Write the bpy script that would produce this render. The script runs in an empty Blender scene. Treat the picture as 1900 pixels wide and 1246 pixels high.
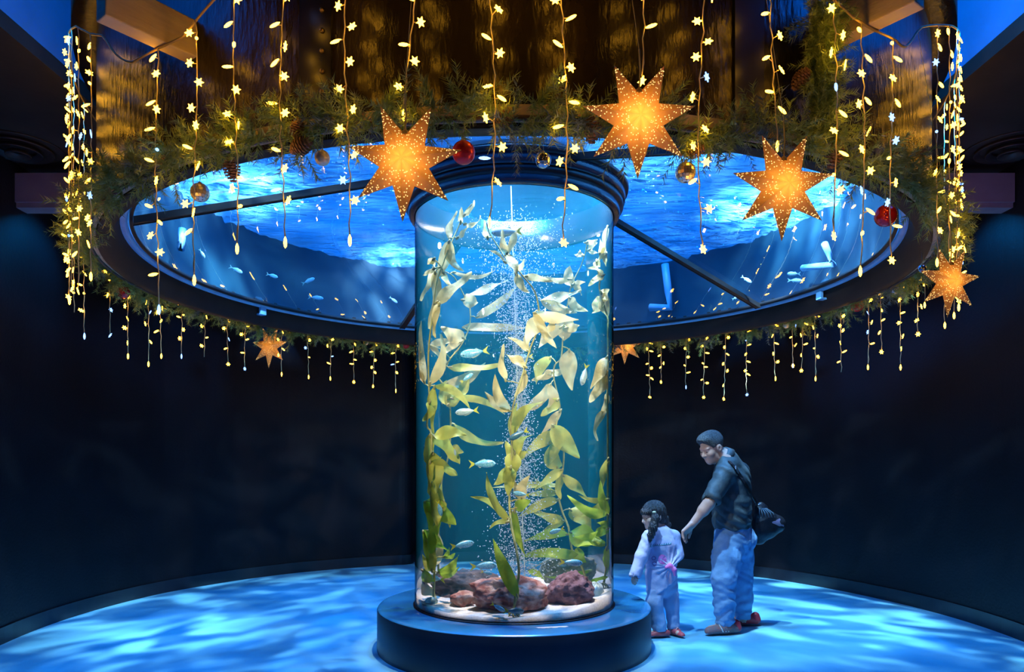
import bpy, bmesh, math, random
import numpy as np
from mathutils import Vector, Matrix, Euler
from mathutils.bvhtree import BVHTree

SC = bpy.context.scene
COL = SC.collection
PI = math.pi
rnd = random.Random(11)

# ------------------------------------------------------------------ camera
FPX, PX0, PY0, CAMZ = 1340.0, 954.0, 850.0, 1.49      # photo pixels, metres
cam_data = bpy.data.cameras.new('camera')
cam_data.sensor_width = 36.0
cam_data.lens = FPX / 1900.0 * 36.0
cam_data.shift_x = (950.0 - PX0) / 1900.0
cam_data.shift_y = (PY0 - 623.0) / 1900.0
cam_data.clip_start = 0.05
cam = bpy.data.objects.new('camera', cam_data)
COL.objects.link(cam)
cam.location = (0, 0, CAMZ)
cam.rotation_euler = (PI / 2, 0, 0)
SC.camera = cam

# ------------------------------------------------------------------ world, exposure
world = bpy.data.worlds.new('world'); SC.world = world
world.use_nodes = True
world.node_tree.nodes['Background'].inputs[0].default_value = (0.01, 0.03, 0.08, 1)
world.node_tree.nodes['Background'].inputs[1].default_value = 0.03
SC.view_settings.view_transform = 'Standard'
SC.view_settings.look = 'None'
SC.view_settings.exposure = 0.0
SC.view_settings.gamma = 1.0
SC.view_settings.use_curve_mapping = False
SC.cycles.use_denoising = True
SC.cycles.max_bounces = 8
SC.cycles.transparent_max_bounces = 24
SC.cycles.volume_bounces = 0
SC.cycles.sample_clamp_indirect = 6.0
SC.cycles.caustics_reflective = False
SC.cycles.caustics_refractive = False

CX, CY = 0.0, 5.83            # axis of the round tank

def P(px, py, Y):             # a photo pixel at distance Y in front of the camera
    return Vector(((px - PX0) / FPX * Y, Y, CAMZ + (PY0 - py) / FPX * Y))

# ------------------------------------------------------------------ large lamps
def lamp(name, kind, loc, energy, color, rot=(0, 0, 0), size=0.05, spot=80, blend=0.3):
    d = bpy.data.lights.new(name, kind)
    d.energy = energy; d.color = color
    if kind == 'AREA':
        d.size = size
    else:
        d.shadow_soft_size = size
    if kind == 'SPOT':
        d.spot_size = math.radians(spot); d.spot_blend = blend
    o = bpy.data.objects.new(name, d); COL.objects.link(o)
    o.location = loc; o.rotation_euler = rot
    return o

def aim(o, target):
    v = Vector(target) - o.location
    o.rotation_euler = v.to_track_quat('-Z', 'Y').to_euler()

def ripple_gobo(o, scale, blue, white, seed, lo=0.47, hi=0.68, floor=0.30, stretch=(1, 1, 1)):
    """light broken up by the rippled water it falls through"""
    d = o.data; d.use_nodes = True
    nt = d.node_tree; N = nt.nodes; L = nt.links
    em = N['Emission']
    tc = N.new('ShaderNodeTexCoord')
    sp = N.new('ShaderNodeSeparateXYZ'); L.new(tc.outputs['Normal'], sp.inputs[0])
    dx = N.new('ShaderNodeMath'); dx.operation = 'DIVIDE'; L.new(sp.outputs[0], dx.inputs[0]); L.new(sp.outputs[2], dx.inputs[1])
    dy = N.new('ShaderNodeMath'); dy.operation = 'DIVIDE'; L.new(sp.outputs[1], dy.inputs[0]); L.new(sp.outputs[2], dy.inputs[1])
    cb = N.new('ShaderNodeCombineXYZ'); L.new(dx.outputs[0], cb.inputs[0]); L.new(dy.outputs[0], cb.inputs[1])
    cb.inputs[2].default_value = seed
    mp = N.new('ShaderNodeVectorMath'); mp.operation = 'MULTIPLY'; mp.inputs[1].default_value = stretch
    L.new(cb.outputs[0], mp.inputs[0])
    nz = N.new('ShaderNodeTexNoise'); nz.inputs['Scale'].default_value = scale
    nz.inputs['Detail'].default_value = 2.0; nz.inputs['Distortion'].default_value = 0.9
    L.new(mp.outputs[0], nz.inputs['Vector'])
    mr = N.new('ShaderNodeMapRange'); mr.inputs['From Min'].default_value = lo; mr.inputs['From Max'].default_value = hi
    mr.interpolation_type = 'SMOOTHSTEP'
    L.new(nz.outputs['Fac'], mr.inputs['Value'])
    mix = N.new('ShaderNodeMix'); mix.data_type = 'RGBA'
    mix.inputs[6].default_value = (*[c * floor for c in blue], 1); mix.inputs[7].default_value = (*white, 1)
    L.new(mr.outputs[0], mix.inputs[0])
    nz2 = N.new('ShaderNodeTexNoise'); nz2.inputs['Scale'].default_value = scale * 0.45
    nz2.inputs['Detail'].default_value = 1.0
    L.new(mp.outputs[0], nz2.inputs['Vector'])
    mr2 = N.new('ShaderNodeMapRange'); mr2.inputs['From Min'].default_value = 0.3; mr2.inputs['From Max'].default_value = 0.7
    mr2.inputs['To Min'].default_value = 0.45; mr2.inputs['To Max'].default_value = 1.5
    L.new(nz2.outputs['Fac'], mr2.inputs['Value'])
    L.new(mix.outputs[2], em.inputs['Color']); L.new(mr2.outputs[0], em.inputs['Strength'])

BLUE = (0.0, 0.27, 0.95)
for i, (lx, ly) in enumerate([(-1.0, 5.0), (1.0, 5.0), (-0.8, 6.6), (0.9, 6.6)]):
    o = lamp('pool_lamp', 'SPOT', (lx, ly, 9.2), 4700, (1, 1, 1), size=0.10, spot=74, blend=0.2)
    ripple_gobo(o, 21.0, BLUE, (0.80, 1.25, 1.8), 3.1 * i, 0.54, 0.78, 0.72, (0.7, 1.5, 1))
o = lamp('pool_lamp', 'SPOT', (0.25, 4.25, 6.2), 5600, (0.40, 0.72, 1.0), size=0.05, spot=26, blend=0.6)  # key light added to brighten the two people
aim(o, (1.72, 6.15, 0.7))
# one narrow white lamp straight above the cylinder tank
o = lamp('cylinder_lamp', 'SPOT', (0, CY, 9.0), 4800, (0.98, 1.0, 0.88), size=0.12, spot=19, blend=0.25)
# blue wash on the upper walls beside the drum
for s in (-1, 1):
    o = lamp('blue_wash', 'SPOT', (s * 2.2, 1.6, 4.6), 4200 if s > 0 else 1500, (0.0, 0.26, 1.0), size=0.1, spot=44, blend=0.5)
    aim(o, (s * 2.98, 4.2, 4.5))
    o = lamp('wall_wash', 'SPOT', (s * 3.55, 6.5, 3.7), 50, (0.0, 0.3, 1.0), size=0.05, spot=75, blend=0.8)
    aim(o, (s * 4.2, 6.2, 3.0))
    o = lamp('beam_fill', 'SPOT', (s * 3.45, 4.7, 3.3), 9 if s > 0 else 4, (0.30, 0.22, 1.0), size=0.04, spot=60, blend=0.9)  # violet light added to bring out the cross beam
    aim(o, (s * 3.75, 6.0, 3.75))

# ------------------------------------------------------------------ helpers
def mk(name, verts, faces, mat=None, parent=None, smooth=False, kind=None):
    me = bpy.data.meshes.new(name)
    me.from_pydata([tuple(v) for v in verts], [], [tuple(f) for f in faces])
    me.update()
    if smooth:
        me.polygons.foreach_set('use_smooth', [True] * len(me.polygons))
    if mat is not None:
        me.materials.append(mat)
    return obj(name, me, parent, kind)

def obj(name, me, parent=None, kind=None):
    o = bpy.data.objects.new(name, me); COL.objects.link(o)
    if parent is not None:
        o.parent = parent
    if kind:
        o['kind'] = kind
    return o

def tag(o, label, cat, group=None, kind=None):
    o['label'] = label; o['category'] = cat
    if group: o['group'] = group
    if kind: o['kind'] = kind
    return o

def thing(name, label, cat, loc=(0, 0, 0), group=None):
    o = bpy.data.objects.new(name, None); COL.objects.link(o)
    o.empty_display_size = 0.05
    o.location = loc
    return tag(o, label, cat, group)

def struct(name, verts, faces, mat, parent=None, smooth=False):
    o = mk(name, verts, faces, mat, parent, smooth)
    if parent is None: o['kind'] = 'structure'
    return o

class G:                       # collects geometry for one mesh
    def __init__(s): s.v = []; s.f = []
    def add(s, v, f):
        b = len(s.v); s.v += [tuple(x) for x in v]; s.f += [tuple(i + b for i in q) for q in f]; return s
    def box(s, a, b):
        x0, y0, z0 = a; x1, y1, z1 = b
        return s.add([(x0, y0, z0), (x1, y0, z0), (x1, y1, z0), (x0, y1, z0), (x0, y0, z1), (x1, y0, z1), (x1, y1, z1), (x0, y1, z1)],
                     [(0, 3, 2, 1), (4, 5, 6, 7), (0, 1, 5, 4), (1, 2, 6, 5), (2, 3, 7, 6), (3, 0, 4, 7)])
    def obox(s, c, ax, ay, az):   # oriented box: centre and half axes
        c, ax, ay, az = map(Vector, (c, ax, ay, az))
        v = [c + sx * ax + sy * ay + sz * az for sz in (-1, 1) for (sx, sy) in ((-1, -1), (1, -1), (1, 1), (-1, 1))]
        return s.add(v, [(0, 3, 2, 1), (4, 5, 6, 7), (0, 1, 5, 4), (1, 2, 6, 5), (2, 3, 7, 6), (3, 0, 4, 7)])
    def tube(s, pts, r, seg=6, cap=True):
        pts = [Vector(p) for p in pts]; n = len(pts)
        rr = r if isinstance(r, (list, tuple)) else [r] * n
        rings = []; up = Vector((0.31, 0.2, 0.93)).normalized(); prev = None
        for i, p in enumerate(pts):
            t = (pts[min(i + 1, n - 1)] - pts[max(i - 1, 0)])
            if t.length < 1e-9: t = Vector((0, 0, 1))
            t.normalize()
            if prev is None:
                a = t.cross(up)
                if a.length < 1e-3: a = t.cross(Vector((1, 0, 0)))
            else:
                a = prev - t * prev.dot(t)
                if a.length < 1e-6: a = t.cross(up)
            a.normalize(); prev = a; b = t.cross(a)
            rings.append([p + (a * math.cos(2 * PI * k / seg) + b * math.sin(2 * PI * k / seg)) * rr[i] for k in range(seg)])
        v = [q for rg in rings for q in rg]; f = []
        for i in range(n - 1):
            for k in range(seg):
                f.append((i * seg + k, i * seg + (k + 1) % seg, (i + 1) * seg + (k + 1) % seg, (i + 1) * seg + k))
        if cap:
            f.append(tuple(range(seg - 1, -1, -1))); f.append(tuple((n - 1) * seg + k for k in range(seg)))
        return s.add(v, f)
    def lathe(s, prof, seg=48, c=(0, 0), a0=0, a1=2 * PI, flip=False):
        full = abs(a1 - a0 - 2 * PI) < 1e-6
        m = seg if full else seg + 1
        v = []
        for (r, z) in prof:
            for k in range(m):
                a = a0 + (a1 - a0) * k / seg
                v.append((c[0] + r * math.sin(a), c[1] + r * math.cos(a), z))
        f = []
        for i in range(len(prof) - 1):
            for k in range(seg):
                k2 = (k + 1) % m if full else k + 1
                q = (i * m + k, i * m + k2, (i + 1) * m + k2, (i + 1) * m + k)
                f.append(q[::-1] if not flip else q)
        return s.add(v, f)
    def ball(s, c, r, seg=12, rings=8, sc=(1, 1, 1)):
        c = Vector(c); v = [c + Vector((0, 0, r * sc[2]))]
        for i in range(1, rings):
            ph = PI * i / rings
            for k in range(seg):
                th = 2 * PI * k / seg
                v.append(c + Vector((r * sc[0] * math.sin(ph) * math.cos(th), r * sc[1] * math.sin(ph) * math.sin(th), r * sc[2] * math.cos(ph))))
        v.append(c - Vector((0, 0, r * sc[2])))
        f = [(0, 1 + k, 1 + (k + 1) % seg) for k in range(seg)]
        for i in range(rings - 2):
            for k in range(seg):
                f.append((1 + i * seg + k, 1 + (i + 1) * seg + k, 1 + (i + 1) * seg + (k + 1) % seg, 1 + i * seg + (k + 1) % seg))
        e = len(v) - 1; b = 1 + (rings - 2) * seg
        f += [(b + k, e, b + (k + 1) % seg) for k in range(seg)]
        return s.add(v, f)
    def mk(s, name, mat, parent=None, smooth=False, kind=None):
        return mk(name, s.v, s.f, mat, parent, smooth, kind)
    def mesh(s, name, mat, smooth=False):
        me = bpy.data.meshes.new(name); me.from_pydata(s.v, [], s.f); me.update()
        if smooth: me.polygons.foreach_set('use_smooth', [True] * len(me.polygons))
        me.materials.append(mat); return me

def mat_p(name, c1, c2=None, scale=8.0, rough=0.6, metal=0.0, bump=0.0, bscale=None, spec=0.5, detail=4.0, coat=0.0, trans=0.0, stretch=None, lo=0.35, hi=0.65, emis=None):
    m = bpy.data.materials.new(name); m.use_nodes = True
    nt = m.node_tree; N = nt.nodes; L = nt.links
    b = N['Principled BSDF']
    b.inputs['Roughness'].default_value = rough; b.inputs['Metallic'].default_value = metal
    b.inputs['Specular IOR Level'].default_value = spec
    b.inputs['Coat Weight'].default_value = coat; b.inputs['Coat Roughness'].default_value = 0.15
    tc = N.new('ShaderNodeTexCoord'); vec = tc.outputs['Object']
    if stretch:
        mp = N.new('ShaderNodeMapping'); mp.inputs['Scale'].default_value = stretch
        L.new(vec, mp.inputs['Vector']); vec = mp.outputs[0]
    nz = N.new('ShaderNodeTexNoise'); nz.inputs['Scale'].default_value = scale; nz.inputs['Detail'].default_value = detail
    L.new(vec, nz.inputs['Vector'])
    mr = N.new('ShaderNodeMapRange'); mr.inputs['From Min'].default_value = lo; mr.inputs['From Max'].default_value = hi
    L.new(nz.outputs['Fac'], mr.inputs['Value'])
    mx = N.new('ShaderNodeMix'); mx.data_type = 'RGBA'
    mx.inputs[6].default_value = (*c1, 1); mx.inputs[7].default_value = (*(c2 or [c * 0.8 for c in c1]), 1)
    L.new(mr.outputs[0], mx.inputs[0]); L.new(mx.outputs[2], b.inputs['Base Color'])
    if bump:
        n2 = N.new('ShaderNodeTexNoise'); n2.inputs['Scale'].default_value = bscale or scale * 3; n2.inputs['Detail'].default_value = 5
        L.new(vec, n2.inputs['Vector'])
        bp = N.new('ShaderNodeBump'); bp.inputs['Strength'].default_value = bump; bp.inputs['Distance'].default_value = 0.02
        L.new(n2.outputs['Fac'], bp.inputs['Height']); L.new(bp.outputs[0], b.inputs['Normal'])
    if trans:
        out = N['Material Output']
        tr = N.new('ShaderNodeBsdfTranslucent'); L.new(mx.outputs[2], tr.inputs['Color'])
        ms = N.new('ShaderNodeMixShader'); ms.inputs[0].default_value = trans
        L.new(b.outputs[0], ms.inputs[1]); L.new(tr.outputs[0], ms.inputs[2]); L.new(ms.outputs[0], out.inputs['Surface'])
    if emis:
        b.inputs['Emission Color'].default_value = (*emis[0], 1); b.inputs['Emission Strength'].default_value = emis[1]
    return m

def mat_emit(name, color, strength):
    m = bpy.data.materials.new(name); m.use_nodes = True
    N = m.node_tree.nodes; L = m.node_tree.links
    N.remove(N['Principled BSDF'])
    e = N.new('ShaderNodeEmission'); e.inputs[0].default_value = (*color, 1); e.inputs[1].default_value = strength
    L.new(e.outputs[0], N['Material Output'].inputs['Surface'])
    return m

def mat_glass(name, tint=(1, 1, 1), ior=1.45, rough=0.0, gloss=(1, 1, 1)):
    """thin clear pane: straight-through light plus a mirror reflection by Fresnel"""
    m = bpy.data.materials.new(name); m.use_nodes = True
    N = m.node_tree.nodes; L = m.node_tree.links
    N.remove(N['Principled BSDF'])
    t = N.new('ShaderNodeBsdfTransparent'); t.inputs[0].default_value = (*tint, 1)
    g = N.new('ShaderNodeBsdfGlossy'); g.inputs['Roughness'].default_value = rough; g.inputs[0].default_value = (*gloss, 1)
    fr = N.new('ShaderNodeFresnel'); fr.inputs[0].default_value = ior
    ms = N.new('ShaderNodeMixShader')
    L.new(fr.outputs[0], ms.inputs[0]); L.new(t.outputs[0], ms.inputs[1]); L.new(g.outputs[0], ms.inputs[2])
    L.new(ms.outputs[0], N['Material Output'].inputs['Surface'])
    return m

def nodes_of(m): return m.node_tree.nodes, m.node_tree.links
# ================================================================== the room
M_floor = mat_p('floor_paint', (0.19, 0.50, 0.64), (0.12, 0.38, 0.54), 1.6, 0.55, bump=0.12, bscale=60, spec=0.35)
M_wall = mat_p('dark_wall', (0.0085, 0.009, 0.0125), (0.006, 0.0065, 0.009), 2.0, 0.5, bump=0.15, bscale=40, spec=0.25)
M_base = mat_p('baseboard', (0.012, 0.014, 0.02), (0.008, 0.01, 0.014), 6, 0.35, spec=0.6)
M_black = mat_p('black_paint', (0.012, 0.011, 0.012), (0.02, 0.018, 0.017), 5, 0.5)
M_upwall = mat_p('upper_wall', (0.07, 0.20, 0.36), (0.05, 0.16, 0.30), 3, 0.6, bump=0.1)
M_soffit = mat_p('soffit_paint', (0.035, 0.028, 0.022), (0.022, 0.018, 0.015), 4, 0.5, bump=0.1)
M_beam = mat_p('beam_paint', (0.30, 0.26, 0.30), (0.24, 0.20, 0.24), 5, 0.6)
M_metal = mat_p('grey_metal', (0.25, 0.25, 0.27), (0.18, 0.18, 0.2), 10, 0.35, metal=0.9)

struct('floor', [(-7, -2.5, 0), (7, -2.5, 0), (7, 14.5, 0), (-7, 14.5, 0)], [(0, 1, 2, 3)], M_floor)

def interp(t, xs, ys):
    return float(np.interp(t, xs, ys))
def arc(points_deg, radii, d0, d1, n):
    out = []
    for i in range(n + 1):
        d = d0 + (d1 - d0) * i / n
        r = interp(d, points_deg, radii)
        out.append(Vector((r * math.sin(math.radians(d)), CY + r * math.cos(math.radians(d)), 0)))
    return out
# smooth curves of the two wall faces, from the passage forward past the camera's view
L_line = arc([-125, -90.5, -61, -40, -21], [3.95, 4.12, 4.46, 4.58, 4.6], -125, -20.6, 60)
R_line = arc([-13, 19, 46, 64, 92, 125], [4.70, 4.66, 4.46, 4.31, 4.145, 3.95], 125, -13, 70)
# rounded returns into the passage
def ret(line, side):
    e = line[-1]; r = 0.16
    c = e + Vector((0, r, 0)); out = []
    for k in range(1, 7):
        a = PI / 2 * k / 6
        out.append(c + Vector((side * r * math.sin(a), -r * math.cos(a), 0)))
    out.append(Vector((out[-1].x, 13.6, 0)))
    return out
L_line += ret(L_line, 1); R_line += ret(R_line, -1)
def offset_line(line, d):
    out = []
    for i, p in enumerate(line):
        t = (line[min(i + 1, len(line) - 1)] - line[max(i - 1, 0)]).normalized()
        out.append(p + Vector((-t.y, t.x, 0)) * d)
    return out
def wall_from(name, line, z0, z1, mat, thick, parent=None):
    inner = line; outer = offset_line(line, thick); n = len(line)
    v = [(p.x, p.y, z0) for p in inner] + [(p.x, p.y, z1) for p in inner] + [(p.x, p.y, z0) for p in outer] + [(p.x, p.y, z1) for p in outer]
    f = []
    for i in range(n - 1):
        f += [(i, i + 1, n + i + 1, n + i), (2 * n + i + 1, 2 * n + i, 3 * n + i, 3 * n + i + 1),
              (n + i, n + i + 1, 3 * n + i + 1, 3 * n + i), (i + 1, i, 2 * n + i, 2 * n + i + 1)]
    f += [(0, n, 3 * n, 2 * n), (n - 1, 3 * n - 1, 4 * n - 1, 2 * n - 1)]
    return struct(name, v, f, mat, parent, smooth=False)
wall_from('wall_left', L_line, 0, 3.95, M_wall, 0.2)
wall_from('wall_right', R_line, 0, 3.95, M_wall, -0.2)
for nm, ln, s in (('baseboard_left', L_line, -1), ('baseboard_right', R_line, 1)):
    l2 = offset_line(ln, s * 0.018)
    b = wall_from(nm, l2, 0, 0.135, M_base, -s * 0.016)
struct('wall_back', *(lambda g: (g.v, g.f))(G().box((-3, 13.6, 0), (3, 13.8, 3.95))), M_black)
# passage ceiling and the dark soffits either side of the drum
for s, nm in ((-1, 'ceiling_left'), (1, 'ceiling_right')):
    x0, x1 = sorted((s * 2.93, s * 6.4))
    struct(nm, *(lambda g: (g.v, g.f))(G().box((x0, 1.0, 3.95), (x1, 14.2, 4.05))), M_soffit)
    x0, x1 = sorted((s * 2.93, s * 3.05))
    struct('wall_upper_' + ('left' if s < 0 else 'right'), *(lambda g: (g.v, g.f))(G().box((x0, 1.0, 4.051), (x1, 5.4, 6.5))), M_upwall)
    # cross beam from the wall to the drum
    x0, x1 = sorted((s * 2.895, s * 4.16))
    bm = G().box((x0, 6.0, 3.62), (x1, 6.2, 3.86)).box((x0, 6.02, 3.58), (x1, 6.17, 3.62)).mk('cross_beam', M_beam)
    tag(bm, '%s cross beam between the drum and the curved wall' % ('violet-grey' if s > 0 else 'dim shadowed'), 'beam')
    # round ceiling diffuser
    v = thing('ceiling_diffuser', 'dark round ring diffuser in the ceiling above the %s cross beam' % ('violet-grey' if s > 0 else 'dim shadowed'), 'air vent', (s * 3.93, 5.72, 3.95))
    for k, rr in enumerate((0.33, 0.25, 0.17, 0.09)):
        zz = -0.012 - 0.018 * k
        G().lathe([(rr - 0.045, zz + 0.03), (rr - 0.005, zz), (rr, zz), (rr, zz + 0.012), (rr - 0.03, zz + 0.04)], 40).mk('ring_blade', M_soffit if k % 2 else M_black, v, True)
struct('ceiling_passage', *(lambda g: (g.v, g.f))(G().box((-2.93, 8.95, 3.95), (2.93, 14.2, 4.05))), M_black)
# door with a handle and a small plate inside the passage, seen past the end of the left wall
d = struct('door_1', *(lambda g: (g.v, g.f))(G().box((-1.44, 10.6, 0.005), (-1.40, 11.5, 2.15))), mat_p('door_dark', (0.02, 0.02, 0.024), None, 5, 0.4))
G().tube([(-1.375, 11.35, 0.95), (-1.375, 11.35, 1.32)], 0.014, 8).box((-1.402, 11.33, 0.96), (-1.37, 11.37, 0.99)).box((-1.402, 11.33, 1.28), (-1.37, 11.37, 1.31)).mk('door_handle', M_metal, d)
o = G().box((-1.402, 11.4, 1.78), (-1.385, 11.5, 1.90)).mk('door_plate', mat_p('plate_white', (0.7, 0.7, 0.72), None, 20, 0.4), d)

# ================================================================== overhead tank
RG, ZR = 2.75, 3.0            # glass rim radius and height
RC, ZC = 0.90, 3.62           # where the glass cone meets the collar
RW, ZW = 2.79, 3.69           # inner tank wall, water surface
M_bronze = mat_p('bronze_lacquer', (0.042, 0.026, 0.012), (0.012, 0.009, 0.006), 3.0, 0.27, metal=0.35, bump=0.32, bscale=26, spec=0.6, stretch=(1, 1, 0.35))
M_bronze2 = mat_p('dark_batten', (0.018, 0.013, 0.009), (0.01, 0.008, 0.006), 6, 0.3, metal=0.3, spec=0.6)
M_lip = mat_p('brown_lip', (0.035, 0.018, 0.012), (0.024, 0.012, 0.009), 5, 0.55, spec=0.2)
M_rim = mat_p('rim_metal', (0.26, 0.56, 0.80), (0.18, 0.44, 0.68), 7, 0.35, spec=0.6)
M_bar = mat_p('glazing_bar', (0.008, 0.009, 0.012), (0.014, 0.012, 0.012), 14, 0.4, spec=0.3)
M_collar = mat_p('collar_rubber', (0.018, 0.035, 0.06), (0.012, 0.022, 0.04), 5, 0.22, spec=0.7, bump=0.1, bscale=30)
M_collar2 = mat_p('collar_black', (0.008, 0.008, 0.01), None, 5, 0.35)
M_inner = mat_p('tank_liner', (0.004, 0.040, 0.066), (0.002, 0.020, 0.040), 1.5, 0.5)
M_glass = mat_glass('pane_glass', (0.80, 0.93, 1.0), 1.5)

ot = thing('overhead_tank', 'wide round overhead aquarium with sloping blue glass underside and dark bronze drum', 'aquarium', (0, CY, 2.82))
def loc(o, off=(0, CY, 2.82)):      # geometry is written in world metres; shift it under its empty
    o.location = (-off[0], -off[1], -off[2]); return o
c = (0, CY)
loc(G().lathe([(2.92, 2.82), (2.92, 4.02)], 160, c).mk('drum_wall', M_bronze, ot, True))
loc(G().lathe([(2.92, 4.02), (3.05, 4.02), (3.05, 5.6), (2.92, 5.6)], 160, c).mk('drum_brim', M_bronze, ot, True))
loc(G().lathe([(2.92, 2.82), (2.85, 2.82), (2.79, 2.985), (2.79, 3.05)][::-1], 160, c).mk('drum_lip', M_lip, ot, True))
loc(G().lathe([(2.925, 2.84), (2.955, 2.84), (2.955, 2.90), (2.925, 2.90)], 160, c).mk('hanging_batten', mat_p('cream_batten', (0.55, 0.42, 0.27), (0.4, 0.3, 0.2), 9, 0.6), ot))
loc(G().lathe([(2.80, 2.972), (2.768, 2.966), (2.752, 2.98), (2.752, 3.01), (2.80, 3.03), (2.80, 2.972)], 160, c).mk('glass_rim', M_rim, ot, True))
loc(G().lathe([(2.742, 2.985), (2.722, 2.988), (2.722, 3.02), (2.742, 3.02)], 160, c).mk('rim_gasket', M_bar, ot, True))
loc(G().lathe([(RW, 3.0), (RW, 5.6)], 128, c, flip=True).mk('tank_liner', M_inner, ot, True))
SP = [-118, -28, 62, 152]
for a in SP:
    a0 = math.radians(a); a1 = math.radians(a + 90)
    pane = G().lathe([(RC - 0.02, ZC + 0.007), (RG, ZR)], 24, c, a0, a1)
    loc(pane.mk('glass_panel', M_glass, ot, True))
    g = G(); dr = Vector((math.sin(a0), math.cos(a0), 0)); sd = Vector((dr.y, -dr.x, 0))
    p0 = Vector((0, CY, ZC - 0.012)) + dr * 0.86; p1 = Vector((0, CY, ZR - 0.012)) + dr * 2.72
    g.obox((p0 + p1) / 2, (p1 - p0) / 2, sd * 0.024, Vector((0, 0, 0.022)))
    bar = loc(g.mk('glazing_bar', M_bar, ot))
    for sgn in (-1, 1):
        g = G(); q = sd * 0.027 * sgn
        g.obox((p0 + p1) / 2 + q - Vector((0, 0, 0.014)), (p1 - p0) / 2, sd * 0.004, Vector((0, 0, 0.012)))
        g.mk('bar_seal', M_bar, bar)
# collar joining cylinder and cone
for nm, prof, mt in (('collar_lower', [(0.800, 3.40), (0.836, 3.40), (0.846, 3.42), (0.846, 3.50), (0.80, 3.52)], M_collar),
                     ('collar_groove', [(0.846, 3.46), (0.872, 3.475), (0.872, 3.52), (0.84, 3.53)], M_collar2),
                     ('collar_middle', [(0.84, 3.52), (0.884, 3.52), (0.888, 3.56), (0.888, 3.60), (0.86, 3.61)], M_collar),
                     ('collar_upper', [(0.87, 3.592), (0.91, 3.60), (0.916, 3.625), (0.90, 3.64), (0.86, 3.64)], M_collar2),
                     ('collar_inner', [(0.79, 3.40), (0.79, 3.66), (0.87, 3.66)][::-1], M_collar)):
    loc(G().lathe(prof, 96, c).mk(nm, mt, ot, True))
# two unseen fill spots and housings added inside the near lip to brighten the cylinder
for s in (-1, 1):
    p = Vector((s * 1.35, CY - 2.42, 2.93)); tgt = Vector((0, CY, 1.55)); dv = (tgt - p).normalized()
    loc(G().tube([p - dv * 0.10, p - dv * 0.02], 0.035, 12).mk('fill_housing', M_black, ot, True))
    o = lamp('lip_fill', 'SPOT', p, 230, (1.0, 0.93, 0.64), size=0.03, spot=50, blend=0.7); aim(o, tgt)
# clips on the rim
for a in (-63, 78, -20, 22):
    a0 = math.radians(a); dr = Vector((math.sin(a0), math.cos(a0), 0)); sd = Vector((dr.y, -dr.x, 0))
    p = Vector((0, CY, 2.95)) + dr * 2.77
    g = G().obox(p, dr * 0.012, sd * 0.035, Vector((0, 0, 0.05))).obox(p + dr * 0.04 - Vector((0, 0, 0.045)), dr * 0.045, sd * 0.03, Vector((0, 0, 0.008)))
    loc(g.mk('rim_clip', M_rim, ot))
# battens with rivets on the outer wall, where two sheets overlap
M_rivet = mat_p('rivet_brass', (0.35, 0.24, 0.12), (0.25, 0.17, 0.08), 20, 0.3, metal=0.9)
rivet_me = G().ball((0, 0, 0), 0.011, 8, 6).mesh('rivet', M_rivet, True)
def near_angle(px, R):
    """angle round the axis (0 = towards the camera, + = right) where the pixel column meets radius R on the near side"""
    s = (px - PX0) / FPX
    best = None
    for i in range(-900, 901):
        t = math.radians(i * 0.1)
        e = abs(R * math.sin(t) - s * (CY - R * math.cos(t)))
        if best is None or e < best[0]: best = (e, t)
    return best[1]
def ring_pt(t, R, z): return Vector((R * math.sin(t), CY - R * math.cos(t), z))
for px in (585, 1390):
    t = near_angle(px, 2.93); w = 0.075
    v = []; f = []
    for k in range(7):
        a = t - w / 2.93 + 2 * w / 2.93 * k / 6
        v += [ring_pt(a, 2.934, 2.9), ring_pt(a, 2.934, 4.0)]
    f = [(2 * k, 2 * k + 2, 2 * k + 3, 2 * k + 1) for k in range(6)]
    n = len(v); v += [ring_pt(t - w / 2.93, 2.91, 2.9), ring_pt(t - w / 2.93, 2.91, 4.0), ring_pt(t + w / 2.93, 2.91, 2.9), ring_pt(t + w / 2.93, 2.91, 4.0)]
    f += [(n, 0, 1, n + 1), (12, n + 2, n + 3, 13)]
    b = loc(mk('seam_batten', v, f, M_bronze2, ot))
    if px == 585:
        for k in range(12):
            r = obj('rivet', rivet_me, b); r.location = ring_pt(t + 0.012, 2.936, 2.93 + 0.085 * k)
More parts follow.
